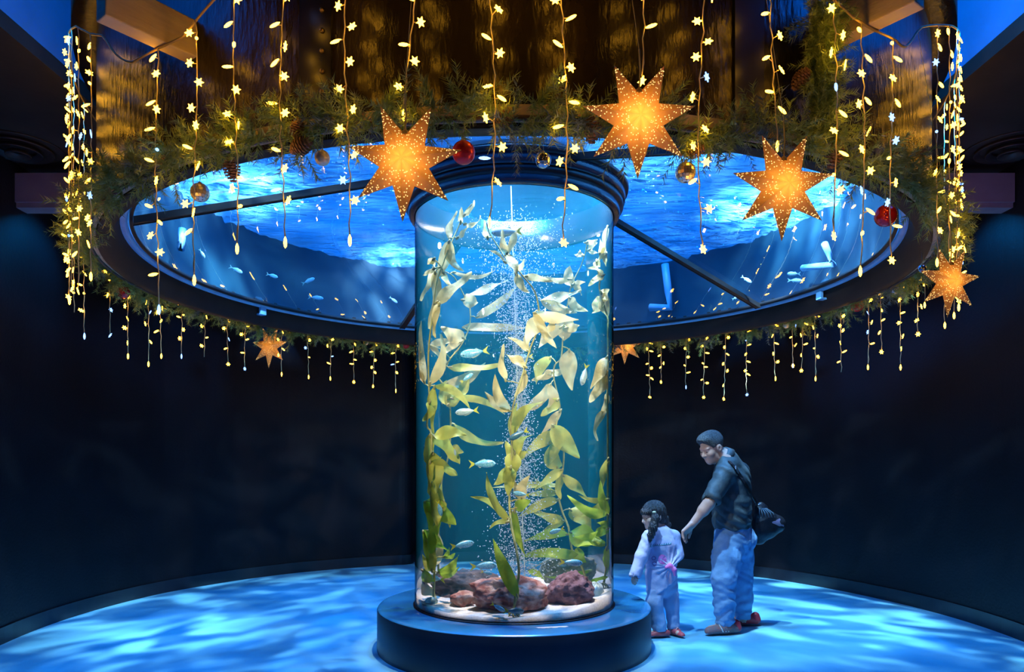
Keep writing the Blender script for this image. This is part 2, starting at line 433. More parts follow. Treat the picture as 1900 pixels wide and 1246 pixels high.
# water: rippled surface seen from below, lit from above
def mat_surface(clear):
    m = bpy.data.materials.new('water_underside'); m.use_nodes = True
    N, L = nodes_of(m); N.remove(N['Principled BSDF'])
    tc = N.new('ShaderNodeTexCoord')
    mp = N.new('ShaderNodeMapping'); mp.inputs['Scale'].default_value = (1.7, 7.5, 1); mp.inputs['Rotation'].default_value = (0, 0, 0.15)
    L.new(tc.outputs['Object'], mp.inputs[0])
    nz = N.new('ShaderNodeTexNoise'); nz.inputs['Scale'].default_value = 2.1; nz.inputs['Detail'].default_value = 5; nz.inputs['Distortion'].default_value = 1.2
    L.new(mp.outputs[0], nz.inputs['Vector'])
    bp = N.new('ShaderNodeBump'); bp.inputs['Strength'].default_value = 1.0; bp.inputs['Distance'].default_value = 0.30
    L.new(nz.outputs['Fac'], bp.inputs['Height'])
    tl = N.new('ShaderNodeBsdfTranslucent'); tl.inputs[0].default_value = (0.075, 0.20, 0.32, 1); L.new(bp.outputs[0], tl.inputs['Normal'])
    gl = N.new('ShaderNodeBsdfGlossy'); gl.inputs['Roughness'].default_value = 0.05; gl.inputs[0].default_value = (0.5, 0.8, 1, 1); L.new(bp.outputs[0], gl.inputs['Normal'])
    tr = N.new('ShaderNodeBsdfTransparent')
    m1 = N.new('ShaderNodeMixShader'); m1.inputs[0].default_value = 0.30; L.new(tl.outputs[0], m1.inputs[1]); L.new(gl.outputs[0], m1.inputs[2])
    m2 = N.new('ShaderNodeMixShader'); m2.inputs[0].default_value = clear; L.new(m1.outputs[0], m2.inputs[1]); L.new(tr.outputs[0], m2.inputs[2])
    L.new(m2.outputs[0], N['Material Output'].inputs['Surface'])
    return m
wr_, wa_ = np.meshgrid(np.linspace(0.86, RW, 130), np.linspace(0, 2 * np.pi, 420, endpoint=False), indexing='ij')
wx, wy = wr_ * np.sin(wa_), wr_ * np.cos(wa_)
wu = wy + 0.12 * wx + 0.05 * np.sin(3.1 * wx + 1.7 * wy) + 0.03 * np.sin(7.3 * wx - 2.1 * wy)
wz = 0.010 * np.sin(38 * wu + 2.2 * np.sin(2.7 * wx + 0.6)) + 0.007 * np.sin(61 * wu - 5 * wx + 2.0 * np.sin(4.4 * wx)) + 0.005 * np.sin(93 * wu + 11 * wx + 1.5 * np.sin(6 * wx + 3 * wy)) + 0.012 * np.sin(13 * wu + 3 * wx)
wz *= 0.85 + 0.6 * np.sin(2.3 * wx + 1.9 * wy + 0.8)
wv = np.stack([wx, wy + CY, ZW + wz], -1).reshape(-1, 3)
wi = np.arange(129)[:, None] * 420; wj = np.arange(420)[None, :]; wj2 = (wj + 1) % 420
wf = np.stack([wi + wj, wi + wj2, wi + 420 + wj2, wi + 420 + wj], -1).reshape(-1, 4)
ws = mk('water_surface', wv.tolist(), wf.tolist(), mat_surface(0.30), ot, True); loc(ws)
ws = G().lathe([(0.0005, ZW), (0.4, ZW), (0.86, ZW)], 64, c).mk('clear_water_surface', mat_surface(0.90), ot, True); loc(ws)  # centre made clearer so the cylinder lamp's light passes through
# bright floods just above the water
M_flood = mat_p('flood_housing', (0.03, 0.03, 0.035), None, 5, 0.4)
for (fx, fy, fz, e, sz, ta) in ((-1.25, 4.2, 4.05, 900, 110, (-2.3, 5.9, 3.5)), (1.25, 4.5, 4.05, 1000, 110, (2.4, 6.3, 3.5)), (-1.85, 5.55, 4.75, 4200, 74, (-2.45, 5.9, 3.4)), (1.95, 5.85, 4.75, 7000, 74, (2.45, 6.3, 3.4)), (-1.15, 7.4, 4.3, 1500, 80, (-1.25, 8.2, 3.4)), (0.6, 7.7, 4.3, 100, 60, (0.7, 8.3, 3.4))):
    o = lamp('flood_lamp', 'SPOT', (fx, fy, fz), e, (0.75, 0.92, 1.0), size=0.06, spot=sz, blend=1.0)
    aim(o, ta)
    ripple_gobo(o, 8.5, (0.0, 0.3, 0.8), (1.6, 2.0, 2.3), fx * 3 + fz, 0.48, 0.66, 0.30, (0.8, 1.6, 1))
# grey pipes on the liner
M_pipe = mat_p('pipe_plastic', (0.35, 0.6, 0.8), (0.28, 0.5, 0.7), 6, 0.4)
def far_pt(px, py, R):
    s = (px - PX0) / FPX
    best = None
    for i in range(0, 1801):
        t = math.radians(90 + (i - 900) * 0.1) if False else math.radians(-90 + i * 0.1)
        X = R * math.sin(t); Y = CY + R * math.cos(t)
        e = abs(X - s * Y)
        if best is None or e < best[0]: best = (e, X, Y)
    return Vector((best[1], best[2], CAMZ + (PY0 - py) / FPX * best[2]))
for k, (pts, lb) in enumerate((([(1206, 570), (1243, 570), (1240, 540), (1234, 490)], 'blue plastic L-shaped pipe on the tank wall in the dark pane with rising bubbles'),
                               ([(300, 448), (318, 463), (338, 424)], 'pale bent pipe inside the overhead tank beside the brightly lit left pane'),
                               ([(1490, 497), (1546, 490), (1530, 452)], 'pale bent pipe inside the overhead tank under the brightest flood lamp'))):
    pp = [far_pt(x, y, 2.69) for x, y in pts]
    o = G().tube(pp, 0.042 if k == 0 else 0.03, 10).mk('water_pipe', M_pipe, None, True)
    tag(o, lb, 'pipe')

# ================================================================== cylinder tank, pedestal
RT = 0.795; ZB = 0.335
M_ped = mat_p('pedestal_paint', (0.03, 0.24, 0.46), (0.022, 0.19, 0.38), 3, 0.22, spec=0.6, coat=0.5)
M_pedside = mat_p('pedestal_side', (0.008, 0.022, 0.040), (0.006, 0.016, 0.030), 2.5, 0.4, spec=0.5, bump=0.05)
pd = thing('tank_pedestal', 'low round dark blue pedestal under the cylinder tank', 'pedestal', (0, CY, 0))
RP = 1.088
o = G().lathe([(RP, 0.0), (RP, 0.312), (RP - 0.004, 0.318)], 128, c).mk('pedestal_side', M_pedside, pd, True); loc(o, (0, CY, 0))
o = G().lathe([(RP - 0.004, 0.318), (RP - 0.012, 0.326), (RP - 0.03, 0.33), (0.0005, 0.33)], 128, c).mk('pedestal_top', M_ped, pd, True); loc(o, (0, CY, 0))
stk = [(-.118, .012), (-.10, -.012), (-.06, -.020), (-.045, -.014), (-.03, -.018), (-.012, -.008), (.005, -.018), (.03, -.016), (.042, -.004), (.06, -.006), (.085, -.010), (.112, .006), (.098, .026), (.03, .024), (-.04, .02)]
sn = len(stk); sa_ = [(0.264 + x, 4.955 + y + 0.14 * x, 0.3305) for x, y in stk]; sb_ = [(x, y, 0.3325) for x, y, z in sa_]
o = mk('torn_sticker', sa_ + sb_, [tuple(range(sn - 1, -1, -1)), tuple(range(sn, 2 * sn))] + [(k, (k + 1) % sn, (k + 1) % sn + sn, k + sn) for k in range(sn)], mat_p('sticker_paper', (0.85, 0.85, 0.85), (0.6, 0.55, 0.65), 30, 0.5), pd)
loc(o, (0, CY, 0)); o['label'] = 'torn white paper sticker'

ct = thing('cylinder_tank', 'tall clear acrylic cylinder aquarium full of water and kelp', 'aquarium', (0, CY, 0.33))
M_acr = mat_glass('acrylic', (0.985, 1.0, 1.0), 1.33, 0.0, (0.38, 0.42, 0.46))
o = G().lathe([(RT, 0.335), (RT, 3.47)], 128, c).mk('acrylic_wall', M_acr, ct, True); loc(o, (0, CY, 0.33))
o = G().lathe([(RT + 0.012, 0.33), (RT + 0.012, 0.338), (RT - 0.02, 0.338)], 128, c).mk('base_seal', M_collar2, ct, True); loc(o, (0, CY, 0.33))
def mat_water():
    m = bpy.data.materials.new('tank_water'); m.use_nodes = True
    N, L = nodes_of(m); N.remove(N['Principled BSDF'])
    t = N.new('ShaderNodeBsdfTransparent'); L.new(t.outputs[0], N['Material Output'].inputs['Surface'])
    vs = N.new('ShaderNodeVolumeScatter'); vs.inputs['Color'].default_value = (0.03, 0.62, 0.82, 1); vs.inputs['Density'].default_value = 0.17
    va = N.new('ShaderNodeVolumeAbsorption'); va.inputs['Color'].default_value = (0.45, 0.90, 0.98, 1); va.inputs['Density'].default_value = 0.08
    ad = N.new('ShaderNodeAddShader'); L.new(vs.outputs[0], ad.inputs[0]); L.new(va.outputs[0], ad.inputs[1])
    L.new(ad.outputs[0], N['Material Output'].inputs['Volume'])
    return m
o = G().lathe([(0.0005, 0.342), (0.785, 0.342), (0.785, 3.68), (0.0005, 3.68)], 64, c).mk('tank_water', mat_water(), ct, True); loc(o, (0, CY, 0.33))
# unseen fill lights added round the mouth of the cylinder
for k in range(6):
    a = 2 * PI * k / 6 + 0.3
    lamp('collar_fill', 'POINT', (0.70 * math.sin(a), CY + 0.70 * math.cos(a), 3.60), 3, (0.95, 1.0, 0.90), size=0.03)
# ================================================================== inside the cylinder
def nz3(p, s=1.0, seed=0.0):
    from mathutils import noise
    return noise.noise(Vector((p[0] * s + seed, p[1] * s - seed * 0.7, p[2] * s + seed * 1.3)))
M_sand = mat_p('white_sand', (0.90, 0.84, 0.74), (0.74, 0.68, 0.60), 60, 0.9, bump=0.4, bscale=220)
g = G(); rows = 14; seg = 72; vs_ = [(0, CY, 0.395)]; fs_ = []
for i in range(1, rows + 1):
    r = 0.782 * i / rows
    for k in range(seg):
        a = 2 * PI * k / seg; x = r * math.sin(a); y = CY + r * math.cos(a)
        z = 0.40 + 0.022 * nz3((x, y, 0), 3.0, 4) + 0.012 * nz3((x, y, 0), 9, 1) + 0.045 * (r / 0.782) ** 2 * max(0, math.sin(a)) - 0.035 * max(0, -math.cos(a)) * (r / 0.782) + 0.045 * max(0, -math.sin(a)) * (r / .782) ** 2 * max(0, math.cos(a) + 0.5)
        vs_.append((x, y, max(0.352, z)))
for k in range(seg): fs_.append((0, 1 + (k + 1) % seg, 1 + k))
for i in range(rows - 1):
    for k in range(seg):
        a = 1 + i * seg + k; b = 1 + i * seg + (k + 1) % seg
        fs_.append((a, b, b + seg, a + seg))
base = 1 + (rows - 1) * seg
n0 = len(vs_)
for k in range(seg):
    x, y, z = vs_[base + k]; vs_.append((x, y, 0.341))
for k in range(seg): fs_.append((base + k, base + (k + 1) % seg, n0 + (k + 1) % seg, n0 + k))
sand = mk('sand_bed', vs_, fs_, M_sand, None, True)
tag(sand, 'pale white sand covering the bottom of the cylinder tank', 'sand', kind='stuff')

sand_bvh = BVHTree.FromPolygons([Vector(q) for q in vs_], fs_)
def sandz(x, y):
    h = sand_bvh.ray_cast(Vector((x, y, 2.0)), Vector((0, 0, -1)))[0]
    return h.z if h is not None else 0.40
ROCKS = []
def rock(name, label, c, rad, seed, mat, rot=0.0, sub=5):
    bm = bmesh.new(); bmesh.ops.create_icosphere(bm, subdivisions=sub, radius=1.0)
    for v in bm.verts:
        d = v.co.normalized()
        k = 1 + 0.30 * nz3(d, 1.3, seed) + 0.16 * nz3(d, 3.1, seed + 3) + 0.09 * nz3(d, 6, seed + 7) + 0.05 * nz3(d, 14, seed) + 0.022 * nz3(d, 30, seed)
        v.co = Vector((d.x * rad[0], d.y * rad[1], d.z * rad[2])) * k
        if v.co.z < 0.348 - c[2]: v.co.z = 0.348 - c[2] + 0.02 * (v.co.z - 0.348 + c[2])      # flat underside, bedded in the sand
    me = bpy.data.meshes.new(name); bm.to_mesh(me); bm.free()
    me.polygons.foreach_set('use_smooth', [True] * len(me.polygons)); me.materials.append(mat)
    o = obj(name, me); o.location = c; o.rotation_euler = (0, 0, rot)
    Mr = Matrix.Translation(Vector(c)) @ Matrix.Rotation(rot, 4, 'Z')
    ROCKS.append(BVHTree.FromPolygons([Mr @ q.co for q in me.vertices], [tuple(q.vertices) for q in me.polygons]))
    return tag(o, label, 'rock')
M_rockr = mat_p('red_rock', (0.30, 0.08, 0.05), (0.66, 0.46, 0.38), 13, 0.75, bump=0.9, bscale=26, detail=8, lo=0.38, hi=0.7)
M_rockd = mat_p('dark_rock', (0.10, 0.055, 0.045), (0.20, 0.13, 0.11), 10, 0.8, bump=0.9, bscale=24, detail=8)
M_rockp = mat_p('purple_rock', (0.20, 0.07, 0.07), (0.30, 0.17, 0.20), 11, 0.75, bump=0.9, bscale=28, detail=8)
M_rockg = mat_p('mossy_rock', (0.20, 0.19, 0.12), (0.38, 0.36, 0.30), 11, 0.85, bump=0.9, bscale=28, detail=8)
rock('reef_rock', 'large red-brown rock at the foot of the tall central kelp', (-0.04, 5.40, 0.47), (0.27, 0.19, 0.135), 1.5, M_rockr)
rock('reef_rock', 'purple-red rock beside the large red one, before the mossy slab', (0.435, 5.50, 0.47), (0.168, 0.155, 0.155), 7.3, M_rockp, 0.5)
rock('reef_rock', 'low dark brown rock half behind the large red rock', (-0.40, 5.84, 0.46), (0.26, 0.2, 0.13), 4.4, M_rockd, 0.2)
rock('reef_rock', 'grey-green mossy slab of rock behind the purple-red rock', (0.455, 6.05, 0.55), (0.235, 0.13, 0.15), 12.2, M_rockg, 0.1)
rock('reef_rock', 'small crumbly red-brown rock between the dark and the large red rock', (-0.395, 5.50, 0.42), (0.095, 0.08, 0.06), 9.1, M_rockr, 0.4, 3)
# ribbed clam shell by the glass
M_shell = mat_p('clam_shell', (0.45, 0.62, 0.62), (0.65, 0.72, 0.70), 12, 0.5, bump=0.2)
v = []; f = []; nu, nv = 36, 12
for j in range(nv + 1):
    b = PI * j / nv
    for k in range(nu):
        a = 2 * PI * k / nu; r = 1 + 0.10 * math.cos(6 * a + 1) + 0.05 * math.sin(9 * b)
        v.append((0.17 * r * math.sin(b) * math.cos(a), 0.10 * r * math.sin(b) * math.sin(a), 0.085 * math.cos(b) * (1 + 0.12 * math.cos(7 * a))))
for j in range(nv):
    for k in range(nu): f.append((j * nu + k, j * nu + nu + k, j * nu + nu + (k + 1) % nu, j * nu + (k + 1) % nu))
o = mk('clam_shell', v, f, M_shell, None, True); o.location = (0.635, 5.68, 0.45); o.rotation_euler = (0.2, -0.2, 1.2); o.scale = (0.56, 0.62, 0.75)
tag(o, 'pale teal ribbed clam shell against the glass under the mossy slab', 'shell')
bm = bmesh.new(); bmesh.ops.create_icosphere(bm, subdivisions=2, radius=0.042)
for vv in bm.verts: vv.co *= 1 + 0.35 * nz3(vv.co, 22, 3)
me = bpy.data.meshes.new('kelp_anchor'); bm.to_mesh(me); bm.free(); me.materials.append(mat_p('anchor_blue', (0.08, 0.30, 0.36), (0.4, 0.6, 0.6), 30, 0.4))
o = obj('kelp_anchor', me); o.location = (-0.632, 5.51, sandz(-0.632, 5.51) + 0.018); o.scale = (1.1, 0.9, 0.75)
tag(o, 'small teal anchor stone where the left kelp stem meets the sand', 'anchor stone')

# ------------------------------------------------------------------ kelp
def clampR(p, R=0.755):
    d = Vector((p.x, p.y - CY, 0))
    if d.length > R:
        d = d.normalized() * R; return Vector((d.x, CY + d.y, p.z))
    return p
M_k = [mat_p('kelp_cream', (0.92, 0.74, 0.32), (0.80, 0.62, 0.26), 14, 0.5, trans=0.45, spec=0.4, bump=0.25, bscale=40),
       mat_p('kelp_olive', (0.74, 0.68, 0.12), (0.58, 0.58, 0.10), 12, 0.5, trans=0.45, spec=0.4, bump=0.25, bscale=40),
       mat_p('kelp_green', (0.60, 0.72, 0.06), (0.42, 0.60, 0.05), 12, 0.45, trans=0.45, spec=0.4, bump=0.25, bscale=40)]
M_stem = mat_p('kelp_stem', (0.55, 0.50, 0.16), (0.40, 0.34, 0.10), 20, 0.6)
M_blad = mat_p('kelp_float', (0.30, 0.24, 0.08), (0.46, 0.40, 0.14), 20, 0.5)
stems = {
 1: (5.50, [(804, 1122), (806, 1060), (807, 984), (800, 930), (799, 870), (801, 806), (792, 789), (797, 753), (795, 700), (795, 656), (798, 620), (805, 565), (812, 517), (836, 454), (850, 422), (862, 395), (876, 378)]),
 2: (5.88, [(814, 1085), (813, 1010), (815, 950), (820, 885), (829, 858), (834, 830), (836, 777), (831, 726), (813, 700), (824, 686), (836, 664), (856, 639), (872, 601), (870, 560), (860, 546), (843, 514), (820, 501), (802, 494)]),
 3: (5.36, [(953, 1137), (958, 1092), (963, 1060), (958, 1020), (949, 975), (945, 930), (947, 880), (950, 830), (947, 790), (952, 752), (965, 712), (976, 672), (986, 640), (1000, 606), (1000, 575), (992, 540), (972, 514), (955, 494), (940, 482), (925, 458), (908, 432), (903, 412)]),
 4: (5.92, [(1089, 1078), (1079, 1049), (1062, 1022), (1055, 978), (1043, 948), (1036, 912), (1044, 872), (1046, 838), (1038, 812), (1032, 789), (1039, 753), (1028, 704), (1029, 678), (1041, 664), (1044, 630), (1048, 590), (1054, 560), (1060, 529), (1077, 495), (1087, 464), (1088, 448)]),
 5: (5.72, [(1122, 1085), (1134, 1040), (1132, 996), (1134, 950), (1131, 880), (1134, 800), (1131, 760), (1127, 720), (1133, 668), (1134, 620), (1132, 590), (1122, 570), (1112, 536), (1113, 517), (1108, 493), (1118, 462), (1124, 435), (1127, 418)])}
kelp_labels = {1: 'tall kelp along the left side of the cylinder tank, rooted at the teal anchor stone', 2: 'kelp with a zigzag stem behind the kelp at the anchor stone',
               3: 'central kelp growing from the large red rock through the bubbles', 4: 'kelp with a winding stem rooted by the mossy slab', 5: 'slender kelp hugging the glass on the side where the people stand'}
blades = """1 834 444 847 396 11 0|1 855 413 857 387 9 0|1 861 400 879 374 8 0|1 862 416 889 401 9 0|1 848 442 866 420 9 0|1 834 446 812 512 19 0|1 808 502 796 600 17 0
1 806 498 771 508 9 0|1 805 480 771 486 9 0|1 822 505 838 530 10 0|1 808 562 870 510 19 0|1 815 562 804 620 15 0|2 840 505 913 501 7 0|2 868 548 935 522 15 0|2 858 556 884 560 22 0
2 884 589 952 537 15 0|2 858 607 966 609 15 0|2 862 628 822 608 22 0|2 855 632 826 656 11 0|2 798 640 842 632 11 0|1 788 712 782 605 16 0|1 797 714 816 628 17 0|1 798 745 786 778 16 1
1 806 715 805 797 16 1|2 832 681 926 676 14 1|2 826 714 894 676 18 0|2 830 752 868 706 24 1|2 836 738 928 766 11 1|2 838 785 926 818 17 1|1 805 808 848 856 24 1|2 838 828 858 838 14 1
1 798 806 808 872 24 1|1 803 838 800 908 32 1|1 787 878 795 838 10 1|1 784 895 801 972 22 1|1 773 856 785 914 24 1|1 808 960 818 903 20 1|1 823 930 812 974 20 1|1 823 953 834 977 9 1
1 773 930 797 1018 36 2|1 770 985 790 1050 26 2|1 803 1050 813 995 19 0|1 802 1060 784 1003 14 1|1 812 1062 847 1032 14 2|1 771 1058 805 1076 16 2|1 771 1080 808 1106 20 0|1 823 1033 843 1026 9 2
3 940 473 959 428 14 0|3 944 473 958 510 16 0|3 957 507 979 540 13 0|3 958 503 972 481 8 0|3 905 442 900 411 9 0|3 938 487 909 466 6 0|3 974 512 1022 521 11 0|4 1003 557 1072 538 18 0
4 1061 531 1058 496 18 0|4 1058 518 1014 513 9 0|4 1062 528 1084 523 11 0|4 1057 552 1087 575 15 0|3 990 580 1066 591 17 0|3 1008 588 980 634 24 0|3 1030 595 1006 614 12 0|4 1042 606 1003 642 20 0
4 1046 630 1036 576 26 0|4 1050 608 1073 604 14 0|3 982 652 946 628 10 0|3 976 681 941 659 16 0|3 938 706 935 644 13 0|3 975 690 955 732 13 0|3 945 762 921 700 16 0|4 1022 662 998 708 18 1
4 1008 698 1045 690 16 0|4 1027 690 990 704 12 0|4 1022 712 972 758 20 0|4 1036 740 1006 768 17 1|4 1041 760 1007 803 13 0|4 1025 788 1071 843 28 1|4 1046 803 977 846 20 1|3 950 810 1003 750 16 1
3 950 862 961 818 22 1|3 958 852 985 810 18 1|4 1035 870 1025 826 26 1|4 1056 648 1061 717 26 0|5 1130 661 1099 716 18 0|5 1130 690 1097 741 21 0|5 1127 757 1110 812 12 0|5 1127 729 1115 767 10 0
5 1115 541 1137 590 22 0|5 1115 550 1100 578 20 0|5 1120 510 1094 528 11 0|5 1127 420 1119 458 9 0|5 1113 472 1113 445 9 0|5 1107 483 1107 497 11 0|5 1125 470 1125 492 7 0|4 1087 450 1107 445 8 0
4 1092 464 1107 451 8 0|4 1082 474 1067 472 9 0|3 948 866 944 914 20 1|3 955 838 949 898 26 1|3 945 966 907 884 14 1|3 943 967 911 979 8 1|3 968 926 981 886 18 0|3 955 943 982 928 18 2
3 954 945 973 1022 14 2|3 950 950 953 990 12 2|4 1044 870 997 905 14 1|4 1043 880 1086 919 17 1|4 1043 900 923 904 10 1|4 1035 915 983 917 11 1|4 1035 926 966 957 15 1|4 1046 966 989 947 15 1
4 1057 944 1093 980 28 1|4 1056 986 1117 1006 34 2|4 1056 990 978 1004 15 2|5 1135 955 1060 922 16 2|5 1136 925 1081 956 11 1|5 1135 980 1104 993 15 2|5 1134 850 1120 902 12 1|4 1074 1030 976 1031 17 2
4 1064 1022 1086 1041 20 2|4 1097 1057 1016 1068 11 2|3 961 1108 919 1009 19 2|5 1125 1016 1136 1062 13 2|5 1094 1090 1136 1072 11 2|4 979 1058 1008 1073 10 2|4 1062 1000 1105 985 16 2"""
def smooth_path(pts, n=4):
    out = []; m = len(pts)
    for i in range(m - 1):
        p0, p1, p2, p3 = pts[max(i - 1, 0)], pts[i], pts[i + 1], pts[min(i + 2, m - 1)]
        for k in range(n):
            t = k / n
            out.append(0.5 * ((2 * p1) + (p2 - p0) * t + (2 * p0 - 5 * p1 + 4 * p2 - p3) * t * t + (3 * p1 - p0 - 3 * p2 + p3) * t ** 3))
    out.append(pts[-1]); return out
BLV, BLF = [], []
def blade_mesh(b, t, w, mat, r, parent, off):
    """an undulating, pointed kelp blade from b to t"""
    ax = t - b; Lb = ax.length; ax.normalize()
    view = Vector((0, 1, 0))
    sd = ax.cross(view)
    if sd.length < 1e-3: sd = Vector((1, 0, 0))
    sd.normalize(); nr = sd.cross(ax).normalized()
    tilt = r.uniform(-0.6, 0.6)
    sd2 = sd * math.cos(tilt) + nr * math.sin(tilt); nr = (nr * math.cos(tilt) - sd * math.sin(tilt))
    bend = r.uniform(-0.16, 0.16) * Lb; bow = r.uniform(-0.18, 0.18) * Lb; ph = r.uniform(0, 6); wav = w * 0.16
    n = 11; rows = []; v = []; f = []
    for i in range(n + 1):
        s = i / n
        prof = (math.sin(PI * min(1, s ** 0.72 * 0.98 + 0.012)) ** 0.8) * (1 - 0.25 * s)
        cpt = b + ax * (Lb * s) + sd * (bend * math.sin(PI * s)) + nr * (bow * math.sin(PI * s))
        hw = w * 0.5 * max(prof, 0.03)
        for k in range(5):
            q = (k - 2) / 2
            edge = wav * math.sin(9 * s + ph + (2.0 if q > 0 else 0)) * q * q
            v.append(clampR(cpt + sd2 * (hw * q) + nr * (edge + 0.12 * hw * (1 - q * q)), 0.765) - off)
    for i in range(n):
        for k in range(4):
            f.append((i * 5 + k, i * 5 + k + 1, (i + 1) * 5 + k + 1, (i + 1) * 5 + k))
    BLV.extend([q + off for q in v]); BLF.extend([tuple(i + len(BLV) - len(v) for i in q) for q in f])
    return mk('blade', v, f, mat, parent, True)
kr = random.Random(5)
stem_world = {}
kelp_obj = {}
for k, (Y0, pts) in stems.items():
    W = []
    for i, (x, y) in enumerate(pts):
        Yi = Y0 + 0.06 * math.sin(i * 0.9 + k)
        if k == 3 and i < 5: Yi = (5.165, 5.155, 5.165, 5.22, 5.29)[i]      # the stem climbs up the front of the red rock
        if k == 5 and i < 3: Yi = (5.82, 5.82, 5.79)[i]        # rooted between clam and slab
        W.append(clampR(P(x, y, Yi), 0.75 if not (k == 5 and i == 0) else 0.72))
    W = smooth_path(W, 3); stem_world[k] = W
    t = thing('giant_kelp', kelp_labels[k], 'kelp', W[0]); kelp_obj[k] = t
    off = W[0]
    n = len(W)
    G().tube([p - off for p in W], [0.0095 - 0.005 * i / n for i in range(n)], 7).mk('stem', M_stem, t, True)
    # a small holdfast at the root
    g = G()
    for q in range(7):
        a = q * 0.9; g.tube([Vector((0, 0, 0.02)), Vector((0.03 * math.cos(a), 0.03 * math.sin(a), 0.0)), Vector((0.055 * math.cos(a + .3), 0.055 * math.sin(a + .3), -0.03))], [0.007, 0.006, 0.004], 5)
    g.mk('holdfast', M_blad, t, True)
float_me = G().ball((0, 0, 0), 0.013, 8, 6, (0.8, 0.8, 1.6)).mesh('float', M_blad, True)
for row in blades.replace('\n', '|').split('|'):
    k, bx, by, tx, ty, w, ci = [int(float(q)) for q in row.split()]
    W = stem_world[k]; Y0 = stems[k][0]; off = W[0]; par = kelp_obj[k]
    B0 = P(bx, by, Y0)
    near = min(W, key=lambda p: (p.x - B0.x) ** 2 + (p.z - B0.z) ** 2)
    dep = near.y + kr.uniform(-0.10, 0.06)
    if k == 3 and by > 1050: dep = 5.125
    b = clampR(P(bx, by, dep)); tt = clampR(P(tx + (tx - bx) * 0.10, ty + (ty - by) * 0.10, dep + kr.uniform(-0.12, 0.10)))
    gap = (b - near).length
    if gap < 0.16:          # leaf stalk from the stem
        G().tube([near - off, (near + b) / 2 + Vector((0, 0, 0.006)) - off, b - off], [0.004, 0.005, 0.004], 5).mk('leaf_stalk', M_stem, par, True)
        fl = obj('float', float_me, par); fl.location = b - off + (tt - b) * 0.03
        fl.rotation_euler = (tt - b).to_track_quat('Z', 'X').to_euler()
    else:
        G().tube([near - off, (near + b) / 2 + Vector((0, -0.03, 0.02)) - off, b - off], [0.003, 0.003, 0.003], 5).mk('leaf_stalk', M_stem, par, True)
    blade_mesh(b, tt, w / FPX * Y0 * 1.38, M_k[ci], kr, par, off)
    if kr.random() < 0.36:      # a sister blade on the other side of the stem
        v_ = tt - b; a_ = kr.choice((-1, 1)) * kr.uniform(0.5, 1.1)
        v2 = Vector((v_.x * math.cos(a_) - v_.z * math.sin(a_), v_.y + kr.uniform(-0.05, 0.08), v_.x * math.sin(a_) + v_.z * math.cos(a_))) * kr.uniform(0.7, 0.95)
        t2 = clampR(b + v2)
        if 0.42 < t2.z < 3.2: blade_mesh(b, t2, w / FPX * Y0 * 1.15, M_k[ci], kr, par, off)

# ------------------------------------------------------------------ bubbles: nobody could count them
br = np.random.default_rng(3)
NB = 9500
zz = br.uniform(0.52, 3.42, NB)
wid = 0.10 + 0.045 * np.sin(zz * 2.3) + 0.10 * np.clip((zz - 2.2) / 1.2, 0, 1) + 0.03 * np.clip((1.4 - zz), 0, 1)
ang = br.uniform(0, 2 * np.pi, NB); rad = np.abs(br.normal(0, 1, NB)) ** 0.8 * wid
bx = 0.035 + 0.03 * np.sin(zz * 1.4) + rad * np.cos(ang) * 1.15; by = CY - 0.05 + rad * np.sin(ang)
rr = br.uniform(0.0026, 0.0062, NB)
rr[br.random(NB) < 0.05] *= 1.5
keep = np.hypot(bx, by - CY) < 0.62
bx, by, zz, rr = bx[keep], by[keep], zz[keep], rr[keep]
blade_bvh = BVHTree.FromPolygons(BLV, BLF)
HOSE_Y = 5.70
hose = [P(948, 345, HOSE_Y), P(957, 620, HOSE_Y), P(963, 820, HOSE_Y), P(975, 1090, HOSE_Y)]
hose.append(Vector((hose[-1].x, HOSE_Y, sandz(hose[-1].x, HOSE_Y) - 0.005)))
def free_spot(q, m, lim=0.05):
    """nothing solid within m of the point, and not inside a rock"""
    if blade_bvh.find_nearest(q, m)[0] is not None: return False
    for rb in ROCKS:
        if rb.find_nearest(q, m)[0] is not None: return False
        h = rb.ray_cast(q, Vector((0, 0, 1)))
        if h[0] is not None and h[1].z > 0: return False
    for a_, b_ in zip(hose, hose[1:]):
        t_ = max(0, min(1, (q - a_).dot(b_ - a_) / (b_ - a_).length_squared))
        if (q - a_.lerp(b_, t_)).length < m + 0.005: return False
    return True
keep = np.array([free_spot(Vector((bx[i], by[i], zz[i])), rr[i] + 0.002) for i in range(len(rr))])
bx, by, zz, rr = bx[keep], by[keep], zz[keep], rr[keep]; NB = len(rr)
octv = np.array([[1, 0, 0], [-1, 0, 0], [0, 1, 0], [0, -1, 0], [0, 0, 1], [0, 0, -1]], float)
octf = np.array([[0, 2, 4], [2, 1, 4], [1, 3, 4], [3, 0, 4], [2, 0, 5], [1, 2, 5], [3, 1, 5], [0, 3, 5]])
V = (octv[None] * rr[:, None, None] + np.stack([bx, by, zz], 1)[:, None, :]).reshape(-1, 3)
F = (octf[None] + 6 * np.arange(NB)[:, None, None]).reshape(-1, 3)
M_bub = mat_p('bubble', (0.95, 0.97, 1.0), None, 5, 0.15, trans=0.4, spec=1.0)
o = mk('air_bubbles', V.tolist(), F.tolist(), M_bub, None, True)
tag(o, 'dense column of tiny white air bubbles rising through the cylinder tank', 'bubbles', kind='stuff')
o = G().tube(hose, 0.0045, 6).mk('air_hose', mat_p('hose', (0.6, 0.7, 0.72), None, 9, 0.3), None, True)
tag(o, 'thin pale air hose hanging down through the bubbles', 'hose')

